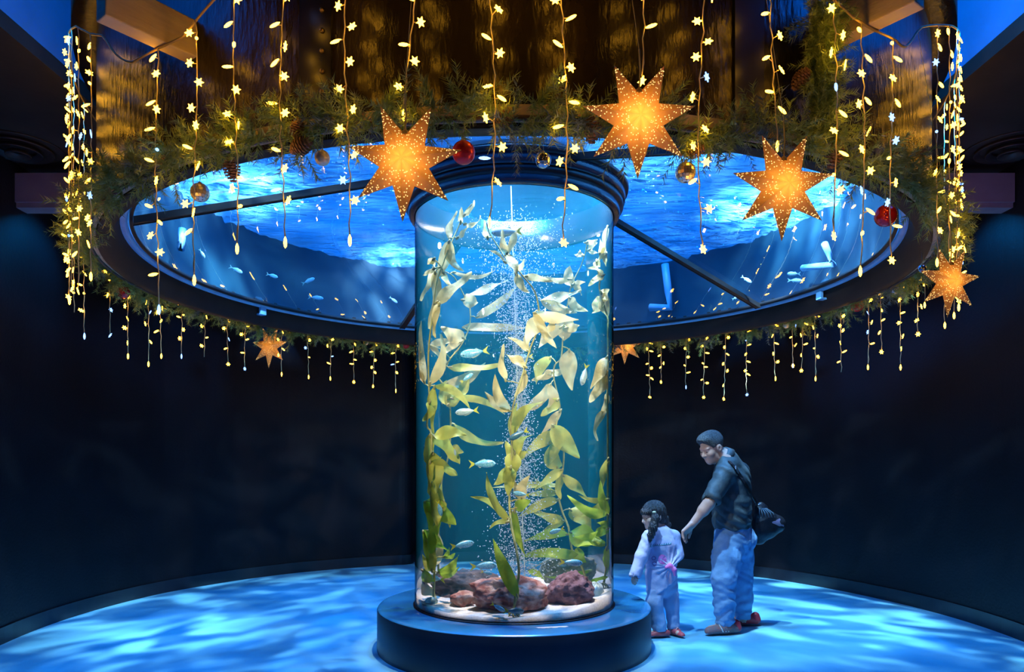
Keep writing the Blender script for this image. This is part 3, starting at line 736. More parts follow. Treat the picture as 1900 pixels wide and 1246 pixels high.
# ------------------------------------------------------------------ fish
M_fb = mat_p('fish_blue', (0.10, 0.42, 0.60), (0.35, 0.66, 0.78), 18, 0.25, spec=0.9)
M_fs = mat_p('fish_silver', (0.62, 0.78, 0.80), (0.45, 0.62, 0.66), 18, 0.25, spec=0.9)
M_fd = mat_p('fish_dark', (0.03, 0.12, 0.20), (0.08, 0.22, 0.30), 18, 0.3, spec=0.9)
M_fy = mat_p('fin_yellow', (0.90, 0.80, 0.03), (0.75, 0.75, 0.08), 30, 0.4, trans=0.3)
M_fin = mat_p('fin_pale', (0.5, 0.65, 0.5), (0.4, 0.55, 0.5), 30, 0.4, trans=0.3)
M_eye = mat_p('fish_eye', (0.01, 0.01, 0.012), None, 9, 0.1)
def fish_meshes(key, mb, mf):
    n = 12; seg = 10; g = G(); rings = []
    v = []; f = []
    for i in range(n + 1):
        s = i / n
        h = 0.155 * (math.sin(PI * min(1, s ** 0.8)) ** 0.75) * (1 - 0.30 * s) + 0.018 * s
        wd = h * 0.42
        for k in range(seg):
            a = 2 * PI * k / seg
            v.append((0.5 - 0.80 * s, wd * math.cos(a), h * math.sin(a) * (1.0 if math.sin(a) > 0 else 1.05)))
    for i in range(n):
        for k in range(seg): f.append((i * seg + k, (i + 1) * seg + k, (i + 1) * seg + (k + 1) % seg, i * seg + (k + 1) % seg))
    f.append(tuple(range(seg))); f.append(tuple(n * seg + k for k in range(seg - 1, -1, -1)))
    def M(nm, v, f, m, sm=True):
        me = bpy.data.meshes.new(nm); me.from_pydata(v, [], f); me.update(); me.materials.append(m)
        if sm: me.polygons.foreach_set('use_smooth', [True] * len(me.polygons))
        return me
    body = M('body', v, f, mb)
    e = 0.004
    def fin(nm, outline, m):
        k = len(outline)
        vv = [(x, e, z) for x, z in outline] + [(x, -e, z) for x, z in outline]
        ff = [tuple(range(k)), tuple(range(2 * k - 1, k - 1, -1))] + [(i, i + k, (i + 1) % k + k, (i + 1) % k) for i in range(k)]
        return M(nm, vv, ff, m, False)
    tail = fin('tail_fin', [(-0.27, 0.018), (-0.52, 0.155), (-0.42, 0.0), (-0.52, -0.155), (-0.27, -0.018)], mf)
    dors = fin('dorsal_fin', [(0.20, 0.11), (0.08, 0.175), (-0.08, 0.13), (-0.20, 0.07), (-0.05, 0.08)], M_fin)
    anal = fin('anal_fin', [(0.0, -0.10), (-0.10, -0.15), (-0.2, -0.06), (-0.1, -0.07)], M_fin)
    eye = G().ball((0.38, 0.035, 0.03), 0.02, 8, 6).ball((0.38, -0.035, 0.03), 0.02, 8, 6).mesh('eye', M_eye, True)
    return [('body', body), ('tail_fin', tail), ('dorsal_fin', dors), ('anal_fin', anal), ('eye', eye)]
FM = {'b': fish_meshes('b', M_fb, M_fy), 's': fish_meshes('s', M_fs, M_fy), 'd': fish_meshes('d', M_fd, M_fy), 'w': fish_meshes('w', M_fs, M_fin)}
def fish(key, pos, length, ang, label, group=None, yaw=0.0):
    """ang: heading in the picture plane, degrees counted from +X towards +Z"""
    t = thing('small_fish', label, 'fish', pos, group)
    t.rotation_euler = Euler((0, -math.radians(ang), 0)).to_matrix().to_euler()
    R = Matrix.Rotation(yaw, 3, 'Z') @ Matrix.Rotation(-math.radians(ang), 3, 'Y')
    t.rotation_euler = R.to_euler(); t.scale = (length,) * 3
    for nm, me in FM[key]: obj(nm, me, t)
    return t
GF = 'blue yellow-tailed fish in the cylinder tank'
LBF = 'blue fish with yellow forked tail swimming among the kelp'
tank_fish = [('s', 940, 430, 58, 182, 5.32, 'silvery fish with yellow tail crossing the top of the bubble column', None),
 ('s', 866, 763, 46, 186, 5.42, 'plump silver-blue fish with spread yellow tail by the zigzag kelp', None),
 ('d', 962, 806, 42, 205, 5.25, 'dark blue fish with yellow tail against the central kelp stem', None),
 ('s', 1084, 695, 42, 255, 5.55, 'silver fish diving head down beside a drooping cream blade', None),
 ('b', 895, 860, 52, 2, 5.5, 'blue yellow-tailed fish in open water between the zigzag kelp and the bubbles', GF), ('b', 858, 1010, 46, 8, 5.45, 'blue fish with yellow tail above the pair that hovers near the dark rock', GF), ('b', 897, 1049, 50, 6, 5.4, 'larger blue fish of the pair hovering over the dark brown rock', GF),
 ('b', 967, 916, 32, 172, 5.22, 'blue fish before the pale upright blade of the central kelp', GF), ('b', 1033, 984, 30, 200, 5.4, 'blue fish beside the wide yellow-green blades of the winding kelp', GF), ('b', 1060, 1043, 44, -4, 5.6, 'blue fish swimming just above the mossy slab', GF),
 ('b', 786, 1016, 26, -20, 5.62, 'blue fish against the glass by the broad green blades', GF), ('b', 808, 943, 30, -75, 5.4, 'blue fish diving steeply along the stem rooted at the anchor stone', GF), ('b', 789, 821, 18, -110, 5.5, 'tiny blue fish beside the olive blades of the kelp at the anchor stone', GF),
 ('s', 844, 837, 16, -80, 5.4, 'tiny silver fish nosing a short blade on the zigzag kelp', None), ('b', 866, 701, 28, 35, 5.6, 'blue fish climbing before a wide blade of the zigzag kelp', GF),
 ('b', 903, 1062, 22, -15, 5.75, 'smaller blue fish of the pair hovering over the dark brown rock', GF), ('b', 880, 654, 56, 192, 5.7, 'long blue fish between the upper blades of the zigzag kelp', GF),
 ('d', 954, 1142, 40, -6, 5.12, 'dark fish with bright yellow tail close to the sand before the red rock', None),
 ('b', 924, 1136, 30, -30, 5.15, 'blue fish nosing down at the sand beside the dark yellow-tailed fish', GF), ('b', 805, 1072, 44, 168, 5.7, 'blue fish low behind the stem at the anchor stone', GF), ('b', 970, 662, 40, 185, 5.95, 'blue fish half lost in the bubble column', GF)]
for key, x, y, ln, an, Y, lb, gp in tank_fish:
    yaw = kr.uniform(-0.4, 0.4); best = None
    for dY, cl_ in [(a_, b_) for b_ in (0.735, 0.69, 0.65) for a_ in (0, -0.04, 0.04, -0.08, 0.08, -0.12, 0.12, -0.17, 0.17, -0.22, 0.22, 0.28, 0.34, 0.4)]:
        Yf = Y + dY; Lf = ln / FPX * Yf; p = P(x, y, Yf)
        p = clampR(p, cl_)
        p.z = max(p.z, sandz(p.x, p.y) + (0.16 + 0.5 * abs(math.sin(math.radians(an)))) * Lf + 0.012)
        R_ = Matrix.Rotation(yaw, 3, 'Z') @ Matrix.Rotation(-math.radians(an), 3, 'Y'); sc_ = 0
        for u_ in (-0.45, -0.25, 0.0, 0.25, 0.45):
            q = p + R_ @ Vector((u_ * Lf, 0, 0))
            for dz in (-0.09, 0, 0.09):
                qq = q + R_ @ Vector((0, 0, dz * Lf))
                if free_spot(qq, 0.07 * Lf + 0.004) and math.hypot(qq.x, qq.y - CY) < 0.755: sc_ += 1
        if best is None or sc_ > best[0]: best = (sc_, p, Lf)
        if sc_ == 15: break
    fish(key, best[1], best[2], an, lb, gp, yaw)
# fish in the overhead tank, just above the sloping glass
def on_cone(px, py, up=0.10):
    d = Vector(((px - PX0) / FPX, 1.0, (PY0 - py) / FPX)); best = None
    for i in range(300, 900):
        Y = i * 0.01; p = Vector((0, 0, CAMZ)) + d * Y
        r = math.hypot(p.x, p.y - CY)
        if r > RG or r < RC: continue
        zc = ZC + (ZR - ZC) * (r - RC) / (RG - RC)
        if p.z > zc + up: return p
    return None
GO = 'silver-blue fish in the overhead tank'; LBO = 'silver-blue fish above the sloping glass of the overhead tank'
for x, y, ln, an in ((438, 500, 26, -25), (505, 511, 24, -18), (572, 521, 26, 25), (500, 549, 28, 2), (586, 552, 28, -4), (612, 575, 18, -5), (730, 556, 18, -35), (1385, 518, 22, -35), (1365, 552, 16, 25), (1473, 508, 30, 185), (1475, 520, 26, -4), (375, 470, 20, -60), (1395, 566, 14, 30)):
    p = on_cone(x, y)
    if p is not None: fish('w', p, ln / FPX * p.y, an, LBO, GO, kr.uniform(-0.3, 0.3))
# ================================================================== Christmas decoration
M_warm = mat_emit('bulb_warm', (1.0, 0.47, 0.03), 20.0)
M_cool = mat_emit('bulb_cool', (0.18, 0.36, 1.0), 4.5)
M_wire = mat_p('fairy_wire', (0.95, 0.76, 0.36), (0.85, 0.66, 0.3), 40, 0.5)
def flake_mesh(m, nm):
    v = []; f = []; n = 12
    for z in (-0.0022, 0.0022):
        v.append((0, 0, z * 1.8))
        for k in range(n):
            a = 2 * PI * k / n; r = 0.0195 if k % 2 == 0 else 0.0095
            v.append((r * math.cos(a), r * math.sin(a), z))
    # broaden the petals
    for k in range(n):
        a = (0, 1 + (k + 1) % n, 1 + k); b = (n + 1, n + 2 + k, n + 2 + (k + 1) % n)
        f += [a, b, (1 + k, 1 + (k + 1) % n, n + 2 + (k + 1) % n, n + 2 + k)]
    me = bpy.data.meshes.new(nm); me.from_pydata(v, [], f); me.update(); me.materials.append(m); return me
def icicle_mesh(m, nm):
    return G().lathe([(0.0008, 0.024), (0.0050, 0.018), (0.0072, 0.004), (0.0060, -0.010), (0.0025, -0.020), (0.0005, -0.023)], 6).mesh(nm, m, True)
BULB = {('f', 'w'): flake_mesh(M_warm, 'snowflake_bulb'), ('f', 'c'): flake_mesh(M_cool, 'snowflake_bulb'),
        ('i', 'w'): icicle_mesh(M_warm, 'icicle_bulb'), ('i', 'c'): icicle_mesh(M_cool, 'icicle_bulb')}
RS = 3.06
def far_angle(px, R):
    s = (px - PX0) / FPX; best = None
    lim_ = int(10 * math.degrees(math.acos(-R / CY)))      # up to the tangent, where far and near side meet
    for i in range(-lim_, lim_ + 1):
        a = math.radians(i * 0.1)
        e = abs(R * math.sin(a) - s * (CY + R * math.cos(a)))
        if best is None or e < best[0]: best = (e, a)
    return PI - best[1] if True else 0
sr = random.Random(21)
def light_string(t, ztop, zbot, label, group, R=None, spacing=0.082, sway=0.012, drift=0.0):
    if R is None: R = wire_r(t) if math.cos(t) > 0.3 else RS
    top = ring_pt(t, R, ztop)
    th = thing('light_string', label, 'string lights', top, group)
    out = Vector((math.sin(t), -math.cos(t), 0)); tan = Vector((math.cos(t), math.sin(t), 0))
    Lz = ztop - zbot; n = max(6, int(Lz / 0.045)); ph = sr.uniform(0, 6); pts = []
    for i in range(n + 1):
        s = i / n
        pts.append(Vector((0, 0, -Lz * s)) + tan * (sway * math.sin(ph + 5.0 * s * Lz) + 0.004 * math.sin(i * 2.4) + drift * s) + out * (0.003 * math.cos(i * 2.1)))
    g = G().tube(pts, 0.0026, 5)
    d = 0.05; k = 0
    placed = []
    while d < Lz:
        i = min(n, int(d / Lz * n)); p = pts[i]
        a = sr.uniform(-0.9, 0.9) + (0 if k % 2 else PI); if_last = d + spacing > Lz
        dirv = (tan * math.cos(a) * 1.0 + out * (abs(math.sin(a)) * 0.8)).normalized()
        q = p + dirv * sr.uniform(0.012, 0.022) + Vector((0, 0, sr.uniform(-0.012, 0.012)))
        if if_last: q = pts[-1] + Vector((0, 0, -0.012))
        g.tube([p, q], 0.0022, 4, False)
        kind = 'f' if sr.random() < 0.55 else 'i'; colr = 'c' if sr.random() < 0.11 else 'w'
        placed.append((kind, colr, q + (dirv * 0.012 if not if_last else Vector((0, 0, -0.01))), dirv if not if_last else Vector((0, 0, -1))))
        d += spacing * sr.uniform(0.75, 1.3); k += 1
    g.mk('wire', M_wire, th, True)
    for kind, colr, q, dv in placed:
        b = obj('snowflake_bulb' if kind == 'f' else 'icicle_bulb', BULB[(kind, colr)], th)
        b.location = q
        if kind == 'f':
            nrm = (out + Vector((sr.uniform(-.7, .7), sr.uniform(-.7, .7), sr.uniform(-.5, .5)))).normalized()
            b.rotation_euler = nrm.to_track_quat('Z', 'Y').to_euler()
        else:
            b.rotation_euler = (dv + Vector((0, 0, sr.uniform(-.9, .5)))).to_track_quat('Z', 'Y').to_euler()
    return th

def z_at(py, Y): return CAMZ + (PY0 - py) / FPX * Y
# the feed wire round the drum: height follows what the photo shows
wire_px = [(-66, 3.9), (-57, 3.94), (-50, 3.80), (-44, 3.62), (-38, 3.48), (-31.5, 3.36), (-26, 3.48), (-15, 3.46), (0, 3.46), (15, 3.46), (24, 3.48), (30, 3.38), (36, 3.47), (42, 3.62), (50, 3.80), (57, 3.94), (66, 3.9)]
BRK = []          # angle and underside height of the two bracket beams
for s, pe in ((-1, (322, 100)), (1, (1562, 78))):
    tb_ = near_angle(pe[0] + (8 if s > 0 else 0), 3.0); BRK.append((s, tb_, z_at(pe[1], CY - 3.0 * math.cos(tb_)) + 0.01))
TG = near_angle(1514, 3.0); TR = near_angle(1640, 3.06)
def wire_r(t):
    d = math.degrees(t - TG)                      # the wire is draped over the hanging garland
    d2 = math.degrees(t - TR)                     # and stands off where the big red bauble hangs behind it
    return RS + 0.075 * math.exp(-(d / 5.0) ** 2) + 0.05 * math.exp(-(d2 / 3.0) ** 2)
def wire_z(t):
    z = wire_z0(t)
    for s, tb_, zb_ in BRK:                       # and led under the bracket beams
        d = abs(math.degrees(t - tb_) - s * 0.9)
        if d < 9: w_ = min(1.0, max(0.0, (9 - d) / 5.5)); z = z * (1 - w_) + min(z, zb_ - 0.008) * w_
    return z
def wire_z0(t):
    d = math.degrees(t)
    if d > 180: d -= 360
    if abs(d) > 66: return 3.90
    return interp(d, [a for a, _ in wire_px], [b for _, b in wire_px])
GN, GFAR, GSL, GSR = 'light strings over the front of the drum', 'light strings along the far rim', 'light strings bunched at the shadowed flank', 'light strings bunched at the violet-beam flank'
near = [(240, 488), (292, 565), (362, 510), (437, 452), (524, 440), (645, 436), (912, 402), (1048, 440), (1300, 452), (1523, 438), (1577, 500), (1630, 480), (1668, 508), (1716, 560)]
angs = []
near_labels = ['amber light string passing the small gold bauble and ending at the glass rim', 'light string from the cream bracket beam above the disco ball, trailing below the rim', 'light string directly before the gold disco ball', 'light string just before the point-down pine cone', 'light string close to the sideways pine cone and above bright water', 'light string at the outer ray of the paper star before the collar', 'light string between the red glitter bauble and the mirrored bauble', 'light string between the mirrored bauble and the highest paper star', 'light string beside the disco ball that hangs by the highest star', 'light string running down over the short hanging garland', 'light string hanging just outside the short hanging garland', 'light string falling across the big glossy red bauble', 'light string between the big red bauble and the pine cone beside it', 'light string at the edge of the drum next to the violet-side cluster']
for (px, py), nlb in zip(near, near_labels):
    t = near_angle(px, RS); Y = CY - RS * math.cos(t)
    light_string(t, wire_z(t), z_at(py, Y), nlb, GN, sway=0.012)
    angs.append(t)
# three strings that end on the hooks of paper stars
for px, py, lb, dr in ((778, 200, 'short light string tied to the paper star over the left collar', -0.055), (1200, 140, 'short light string tied to the paper star above the others', -0.02), (1422, 262, 'short light string tied to the paper star over the bright water patch', 0.04)):
    t = near_angle(px, RS); Y = CY - RS * math.cos(t)
    light_string(t, wire_z(t), z_at(py, Y), lb, None, sway=0.006, drift=dr)
    angs.append(t)
for s, grp, lb in ((-1, GSL, 'amber light string in the dense cluster down the shadowed flank of the drum'), (1, GSR, 'amber light string in the dense cluster beside the violet cross beam')):
    for d in (44, 48.5, 53, 56.5, 60.5, 66, 72):
        t = math.radians(s * d); Y = CY - RS * math.cos(t)
        light_string(t, wire_z(t), 2.38 + sr.uniform(-0.05, 0.12), lb, grp, sway=0.008, spacing=0.085)
        angs.append(t)
far = [(203, 616), (238, 655), (275, 670), (298, 655), (337, 656), (380, 662), (422, 671), (455, 680), (523, 690), (571, 695), (613, 698), (657, 705), (694, 713), (735, 721), (785, 722),
       (1125, 715), (1205, 733), (1226, 705), (1273, 714), (1306, 733), (1345, 736), (1386, 728), (1437, 698), (1471, 674), (1488, 683), (1513, 698), (1561, 690), (1611, 676), (1635, 648), (1671, 676), (1703, 614)]
for px, py in far:
    t = far_angle(px, RS); Y = CY - RS * math.cos(t)
    light_string(t, 3.02, z_at(py, Y), 'short-looking amber light string hanging below the garland on the far rim', GFAR, sway=0.008, spacing=0.085)
# feed wire
pts = [ring_pt(math.radians(d), wire_r(math.radians(d)), wire_z(math.radians(d))) for d in range(-110, 111, 1)]
o = G().tube(pts, 0.0055, 6).mk('feed_wire', mat_p('feed_wire', (0.5, 0.34, 0.12), None, 20, 0.5), None, True)
tag(o, 'yellowish feed wire looped round the drum carrying the light strings', 'wire')
# bracket beams holding the wire
M_cream = mat_p('cream_wood', (0.85, 0.64, 0.38), (0.74, 0.54, 0.32), 4, 0.6, bump=0.15, stretch=(1, 1, 6))
for s, pe, lb in ((-1, (322, 100), 'cream bracket beam on the drum above the gold disco ball'), (1, (1562, 78), 'cream bracket beam beside the hanging garland')):
    t = near_angle(pe[0] + (8 if s > 0 else 0), 3.0); e = ring_pt(t, 2.93, 0); Y = CY - 3.0 * math.cos(t)
    z0 = z_at(pe[1], Y) + 0.01
    dr = Vector((s * 0.60, -0.80, 0)); sd = Vector((dr.y, -dr.x, 0))
    e = ring_pt(t, 2.96, z0)
    g = G().obox(e + dr * 0.15 + Vector((0, 0, 0.085)), dr * 0.20, sd * 0.042, Vector((0, 0, 0.085)))
    o = g.mk('bracket_beam', M_cream); tag(o, lb, 'beam')
    bv = o.modifiers.new('bevel', 'BEVEL'); bv.width = 0.006; bv.segments = 2

# ------------------------------------------------------------------ garland
M_need = mat_p('pine_needle', (0.20, 0.32, 0.08), (0.34, 0.40, 0.11), 30, 0.5, spec=0.4)
M_need2 = mat_p('pine_needle_frost', (0.10, 0.16, 0.14), (0.20, 0.26, 0.24), 30, 0.5, spec=0.4)
M_twig = mat_p('twig', (0.10, 0.055, 0.03), None, 20, 0.7)
def branch_mesh(seed, m):
    r = random.Random(seed); g = G(); nv = []; nf = []
    for q in range(8):
        a = r.uniform(0, 2 * PI); el = r.uniform(-0.3, 1.1); L = r.uniform(0.07, 0.14)
        d = Vector((math.cos(a) * math.cos(el), math.sin(a) * math.cos(el), math.sin(el)))
        st = Vector((r.uniform(-.008, .008), r.uniform(-.008, .008), 0))
        for k in range(46):
            s = 0.02 + 0.98 * k / 45
            p = st + d * (L * s)
            w = Vector((r.gauss(0, 1), r.gauss(0, 1), r.gauss(0, 1))); w = (w - d * w.dot(d)).normalized()
            nd = (w * 0.85 + d * 0.75).normalized(); ln = r.uniform(0.026, 0.040) * (1 - 0.2 * s)
            sd = nd.cross(Vector((r.gauss(0, 1), r.gauss(0, 1), r.gauss(0, 1)))).normalized() * 0.0017
            b = len(nv); nv += [p - sd, p + sd, p + nd * ln]; nf.append((b, b + 1, b + 2))
    g.add(nv, nf)
    return g.mesh('branch', m)
BR = [branch_mesh(100 + i, M_need) for i in range(7)] + [branch_mesh(300 + i, M_need2) for i in range(2)]
gr = random.Random(8)
gd = thing('pine_garland', 'ring of green artificial pine garland fixed around the lower rim of the drum', 'garland', (0, CY, 2.84))
pts = [Vector((2.965 * math.sin(math.radians(d)), -2.965 * math.cos(math.radians(d)), 0.0)) for d in range(0, 361, 3)]
G().tube(pts, 0.012, 6, False).mk('stem', M_twig, gd, True)
NBR = 290
for i in range(NBR):
    # branches stand a little closer on the near half, where they show largest
    u = i / NBR; a = 2 * PI * u + gr.uniform(-0.008, 0.008)
    a = a - 0.22 * math.sin(a)
    b = obj('branch', BR[gr.randrange(7) if gr.random() < 0.86 else 7 + gr.randrange(2)], gd)
    up = gr.uniform(-0.9, 0.8)
    o_ = Vector((math.sin(a), -math.cos(a), 0))
    b.location = o_ * (2.985 + gr.uniform(-0.01, 0.03)) + Vector((0, 0, gr.uniform(-0.05, 0.05)))
    dirv = (o_ * 0.85 + Vector((0, 0, up)) + Vector((math.cos(a), math.sin(a), 0)) * gr.uniform(-0.6, 0.6)).normalized()
    b.rotation_euler = dirv.to_track_quat('Z', 'Y').to_euler()
    sc = gr.uniform(1.1, 1.5); b.scale = (sc, sc, sc)
# hanging garland on the right front
tg = near_angle(1514, 3.0); Yg = CY - 3.0 * math.cos(tg)
zt = 3.45; zb = z_at(235, Yg)
hg = thing('hanging_garland', 'short vertical length of pine garland with cones hanging down the drum', 'garland', ring_pt(tg, 2.98, zt))
G().tube([Vector((0, 0, -(zt - zb) * k / 8)) + Vector((0.01 * math.sin(k), 0, 0)) for k in range(9)], 0.012, 6).mk('stem', M_twig, hg, True)
og = Vector((math.sin(tg), -math.cos(tg), 0)); tn = Vector((math.cos(tg), math.sin(tg), 0))
for i in range(46):
    b = obj('branch', BR[gr.randrange(7)], hg)
    b.location = Vector((0, 0, -(zt - zb) * (i + 0.5) / 46)) + tn * gr.uniform(-0.02, 0.02) + og * 0.025
    b.rotation_euler = (og * 0.95 + tn * gr.uniform(-1, 1) + Vector((0, 0, gr.uniform(-.8, .3)))).to_track_quat('Z', 'Y').to_euler()
    sc = gr.uniform(0.9, 1.25); b.scale = (sc, sc, sc)

# ------------------------------------------------------------------ pine cones
M_cone = mat_p('pine_cone', (0.16, 0.065, 0.03), (0.32, 0.17, 0.08), 60, 0.6)
def cone_mesh():
    g = G(); n = 0
    for i in range(9):
        s = i / 8; r = 0.034 * math.sin(PI * (0.12 + 0.80 * s)) ** 0.8; z = -0.045 + 0.09 * s
        m = 9
        for k in range(m):
            a = 2 * PI * (k + 0.5 * (i % 2)) / m
            d = Vector((math.cos(a), math.sin(a), 0)); t = Vector((-d.y, d.x, 0)); u = Vector((0, 0, 1))
            p = Vector((0, 0, z)) + d * (r * 0.35); w = 0.008 + 0.006 * (r / 0.034)
            q = Vector((0, 0, z + 0.006)) + d * r
            v = [p - t * w * .5, p + t * w * .5, q + t * w, q + d * 0.004 - u * 0.004, q - t * w, q + d * 0.001 + u * 0.006]
            g.add(v, [(0, 1, 2, 3), (0, 3, 4), (1, 0, 5), (1, 5, 2), (0, 4, 5), (2, 5, 3), (3, 5, 4)])
    g.ball((0, 0, 0), 0.028, 8, 6, (0.7, 0.7, 1.5))
    return g.mesh('pine_cone', M_cone)
CONE = cone_mesh()
def decor_pos(px, py, R=3.05):
    t = near_angle(px, R); Y = CY - R * math.cos(t)
    return Vector(((px - PX0) / FPX * Y, Y, z_at(py, Y))), t
for k, (px, py, an, s, lb) in enumerate(((430, 312, 0, 1.0, 'pine cone hanging point down from the garland left of the gold bauble'), (560, 270, 70, 1.0, 'pine cone lying sideways in the garland near the gold bauble'),
        (1487, 145, 35, 0.95, 'larger pine cone near the foot of the hanging garland'), (1520, 115, 0, 0.9, 'pine cone behind a bulb in the hanging garland'), (1549, 284, 10, 1.15, 'upright pine cone where hanging and ring garlands meet'),
        (1099, 238, 0, 1.0, 'pine cone behind a ray of the highest paper star'), (935, 222, 60, 0.9, 'pine cone in the garland above the mirrored bauble'), (1290, 279, 80, 0.85, 'orange-lit pine cone just above the disco ball'),
        (1678, 390, 40, 0.9, 'pine cone beside the big glossy red bauble'), (312, 291, 30, 0.8, 'small pine cone in the garland above the gold disco ball'), (552, 236, 20, 0.8, 'pine cone high in the garland above the sideways cone'))):
    p, t = decor_pos(px, py, 2.995)
    o = obj('pine_cone', CONE); o.location = p; o.rotation_euler = (math.radians(180 + 20), math.radians(an), 0); o.scale = (s, s, s)
    tag(o, lb, 'pine cone')

# ------------------------------------------------------------------ baubles
def mat_bauble(name, c, metal, rough, sparkle=0.0):
    m = mat_p(name, c, [q * 0.85 for q in c], 60, rough, metal=metal, spec=0.8)
    if sparkle:
        N, L = nodes_of(m); b = N['Principled BSDF']
        vo = N.new('ShaderNodeTexVoronoi'); vo.inputs['Scale'].default_value = 260
        tc = N.new('ShaderNodeTexCoord'); L.new(tc.outputs['Object'], vo.inputs['Vector'])
        bp = N.new('ShaderNodeBump'); bp.inputs['Strength'].default_value = sparkle; bp.inputs['Distance'].default_value = 0.02
        L.new(vo.outputs['Color'], bp.inputs['Height']); L.new(bp.outputs[0], b.inputs['Normal'])
    return m
MB_ = {'gold': mat_bauble('bauble_gold', (0.90, 0.74, 0.42), 0.25, 0.4), 'red': mat_bauble('bauble_red', (0.75, 0.02, 0.015), 0.35, 0.10), 'glit': mat_bauble('bauble_red_glitter', (0.85, 0.02, 0.02), 0.4, 0.35, 1.0),
       'clear': mat_bauble('bauble_mirror', (0.6, 0.62, 0.66), 1.0, 0.12, 0.5), 'silver': mat_bauble('bauble_silver', (0.75, 0.75, 0.78), 0.8, 0.3), 'green': mat_bauble('bauble_green', (0.1, 0.35, 0.3), 0.5, 0.2), 'blue': mat_bauble('bauble_blue', (0.25, 0.4, 0.6), 0.8, 0.2)}
M_cap = mat_p('bauble_cap', (0.6, 0.5, 0.3), None, 30, 0.3, metal=1.0)
M_tile = mat_p('mirror_tile', (0.9, 0.72, 0.42), (0.95, 0.88, 0.7), 90, 0.3, metal=0.8)
M_grout = mat_p('disco_core', (0.05, 0.04, 0.03), None, 30, 0.5)
def bauble(p, r, key, label, cord=0.05):
    t = thing('bauble', label, 'bauble', p)
    if key == 'disco':
        G().ball((0, 0, 0), r * 0.965, 20, 14).mk('core', M_grout, t, True)
        n = 9; tiles = []
        for i in range(1, n):
            ph = PI * i / n; m = max(4, int(round(2 * n * math.sin(ph))))
            for k in range(m):
                th = 2 * PI * k / m
                d = Vector((math.sin(ph) * math.cos(th), math.sin(ph) * math.sin(th), math.cos(ph)))
                a = Vector((-math.sin(th), math.cos(th), 0)); b = d.cross(a)
                hw = PI * r * math.sin(ph) / m * 0.90; hh = PI * r / n * 0.45
                tiles.append((d, a, b, hw, hh))
        for d, a, b, hw, hh in tiles:
            jit = Vector((sr.uniform(-.06, .06), sr.uniform(-.06, .06), sr.uniform(-.06, .06)))
            G().obox(d * r * 0.975, a * hw, (b + jit * .2) * hh, (d + jit) * (r * 0.02)).mk('mirror_tile', M_tile, t)
    else:
        G().ball((0, 0, 0), r, 28, 18).mk('ball', MB_[key], t, True)
    G().lathe([(0.0005, r * 1.16), (r * 0.17, r * 1.15), (r * 0.18, r * 0.96)], 12).mk('cap', M_cap, t, True)
    G().tube([(0, 0, r * 1.15), (0.002, 0.002, r * 1.15 + cord)], 0.0014, 4).mk('hanger', M_cap, t)
    return t
def near_bauble(px, py, rpx, key, label, R=3.05, cord=0.06):
    p, t = decor_pos(px, py, R); bauble(p, rpx / FPX * p.y, key, label, cord)
near_bauble(598, 293, 14, 'gold', 'matte gold bauble hanging from the front garland')
near_bauble(860, 283, 21.5, 'glit', 'large red glitter bauble beside the paper star over the collar')
near_bauble(1008, 297, 14.5, 'clear', 'mirrored bauble hanging before the black collar')
near_bauble(1272, 320, 18.5, 'disco', 'disco ball bauble hanging over the blue water by the highest star', R=3.02)
near_bauble(371, 357, 17, 'disco', 'gold disco ball bauble over the bright water on the shadowed side', R=2.975)
near_bauble(1643, 400, 20, 'red', 'big glossy red bauble hanging low on the garland beside a pine cone', R=3.018)
near_bauble(208, 374, 10, 'gold', 'small gold bauble deep in the garland among the dense lights')
near_bauble(1711, 498, 7, 'blue', 'small blue bauble above the star lantern on the violet-beam flank')
def far_bauble(px, py, rpx, key, label, R=3.035):
    t = far_angle(px, R); Y = CY - R * math.cos(t)
    bauble(Vector(((px - PX0) / FPX * Y, Y, z_at(py, Y))), rpx / FPX * Y, key, label, 0.05)
far_bauble(229, 542, 12, 'red', 'glossy red bauble under the garland near the dense shadowed lights')
far_bauble(1590, 566, 12, 'glit', 'dark red glitter bauble under the far garland')
far_bauble(1660, 538, 8, 'silver', 'silver bauble under the garland near the star lantern on the flank')
far_bauble(1459, 603, 6, 'gold', 'tiny gold bauble on the far garland')
far_bauble(1426, 605, 6, 'green', 'tiny green bauble on the far garland')
far_bauble(752, 639, 8, 'glit', 'small red glitter bauble on the far garland next to the cylinder tank')
far_bauble(679, 635, 5, 'gold', 'tiny gold bauble on the far garland near the cylinder tank')

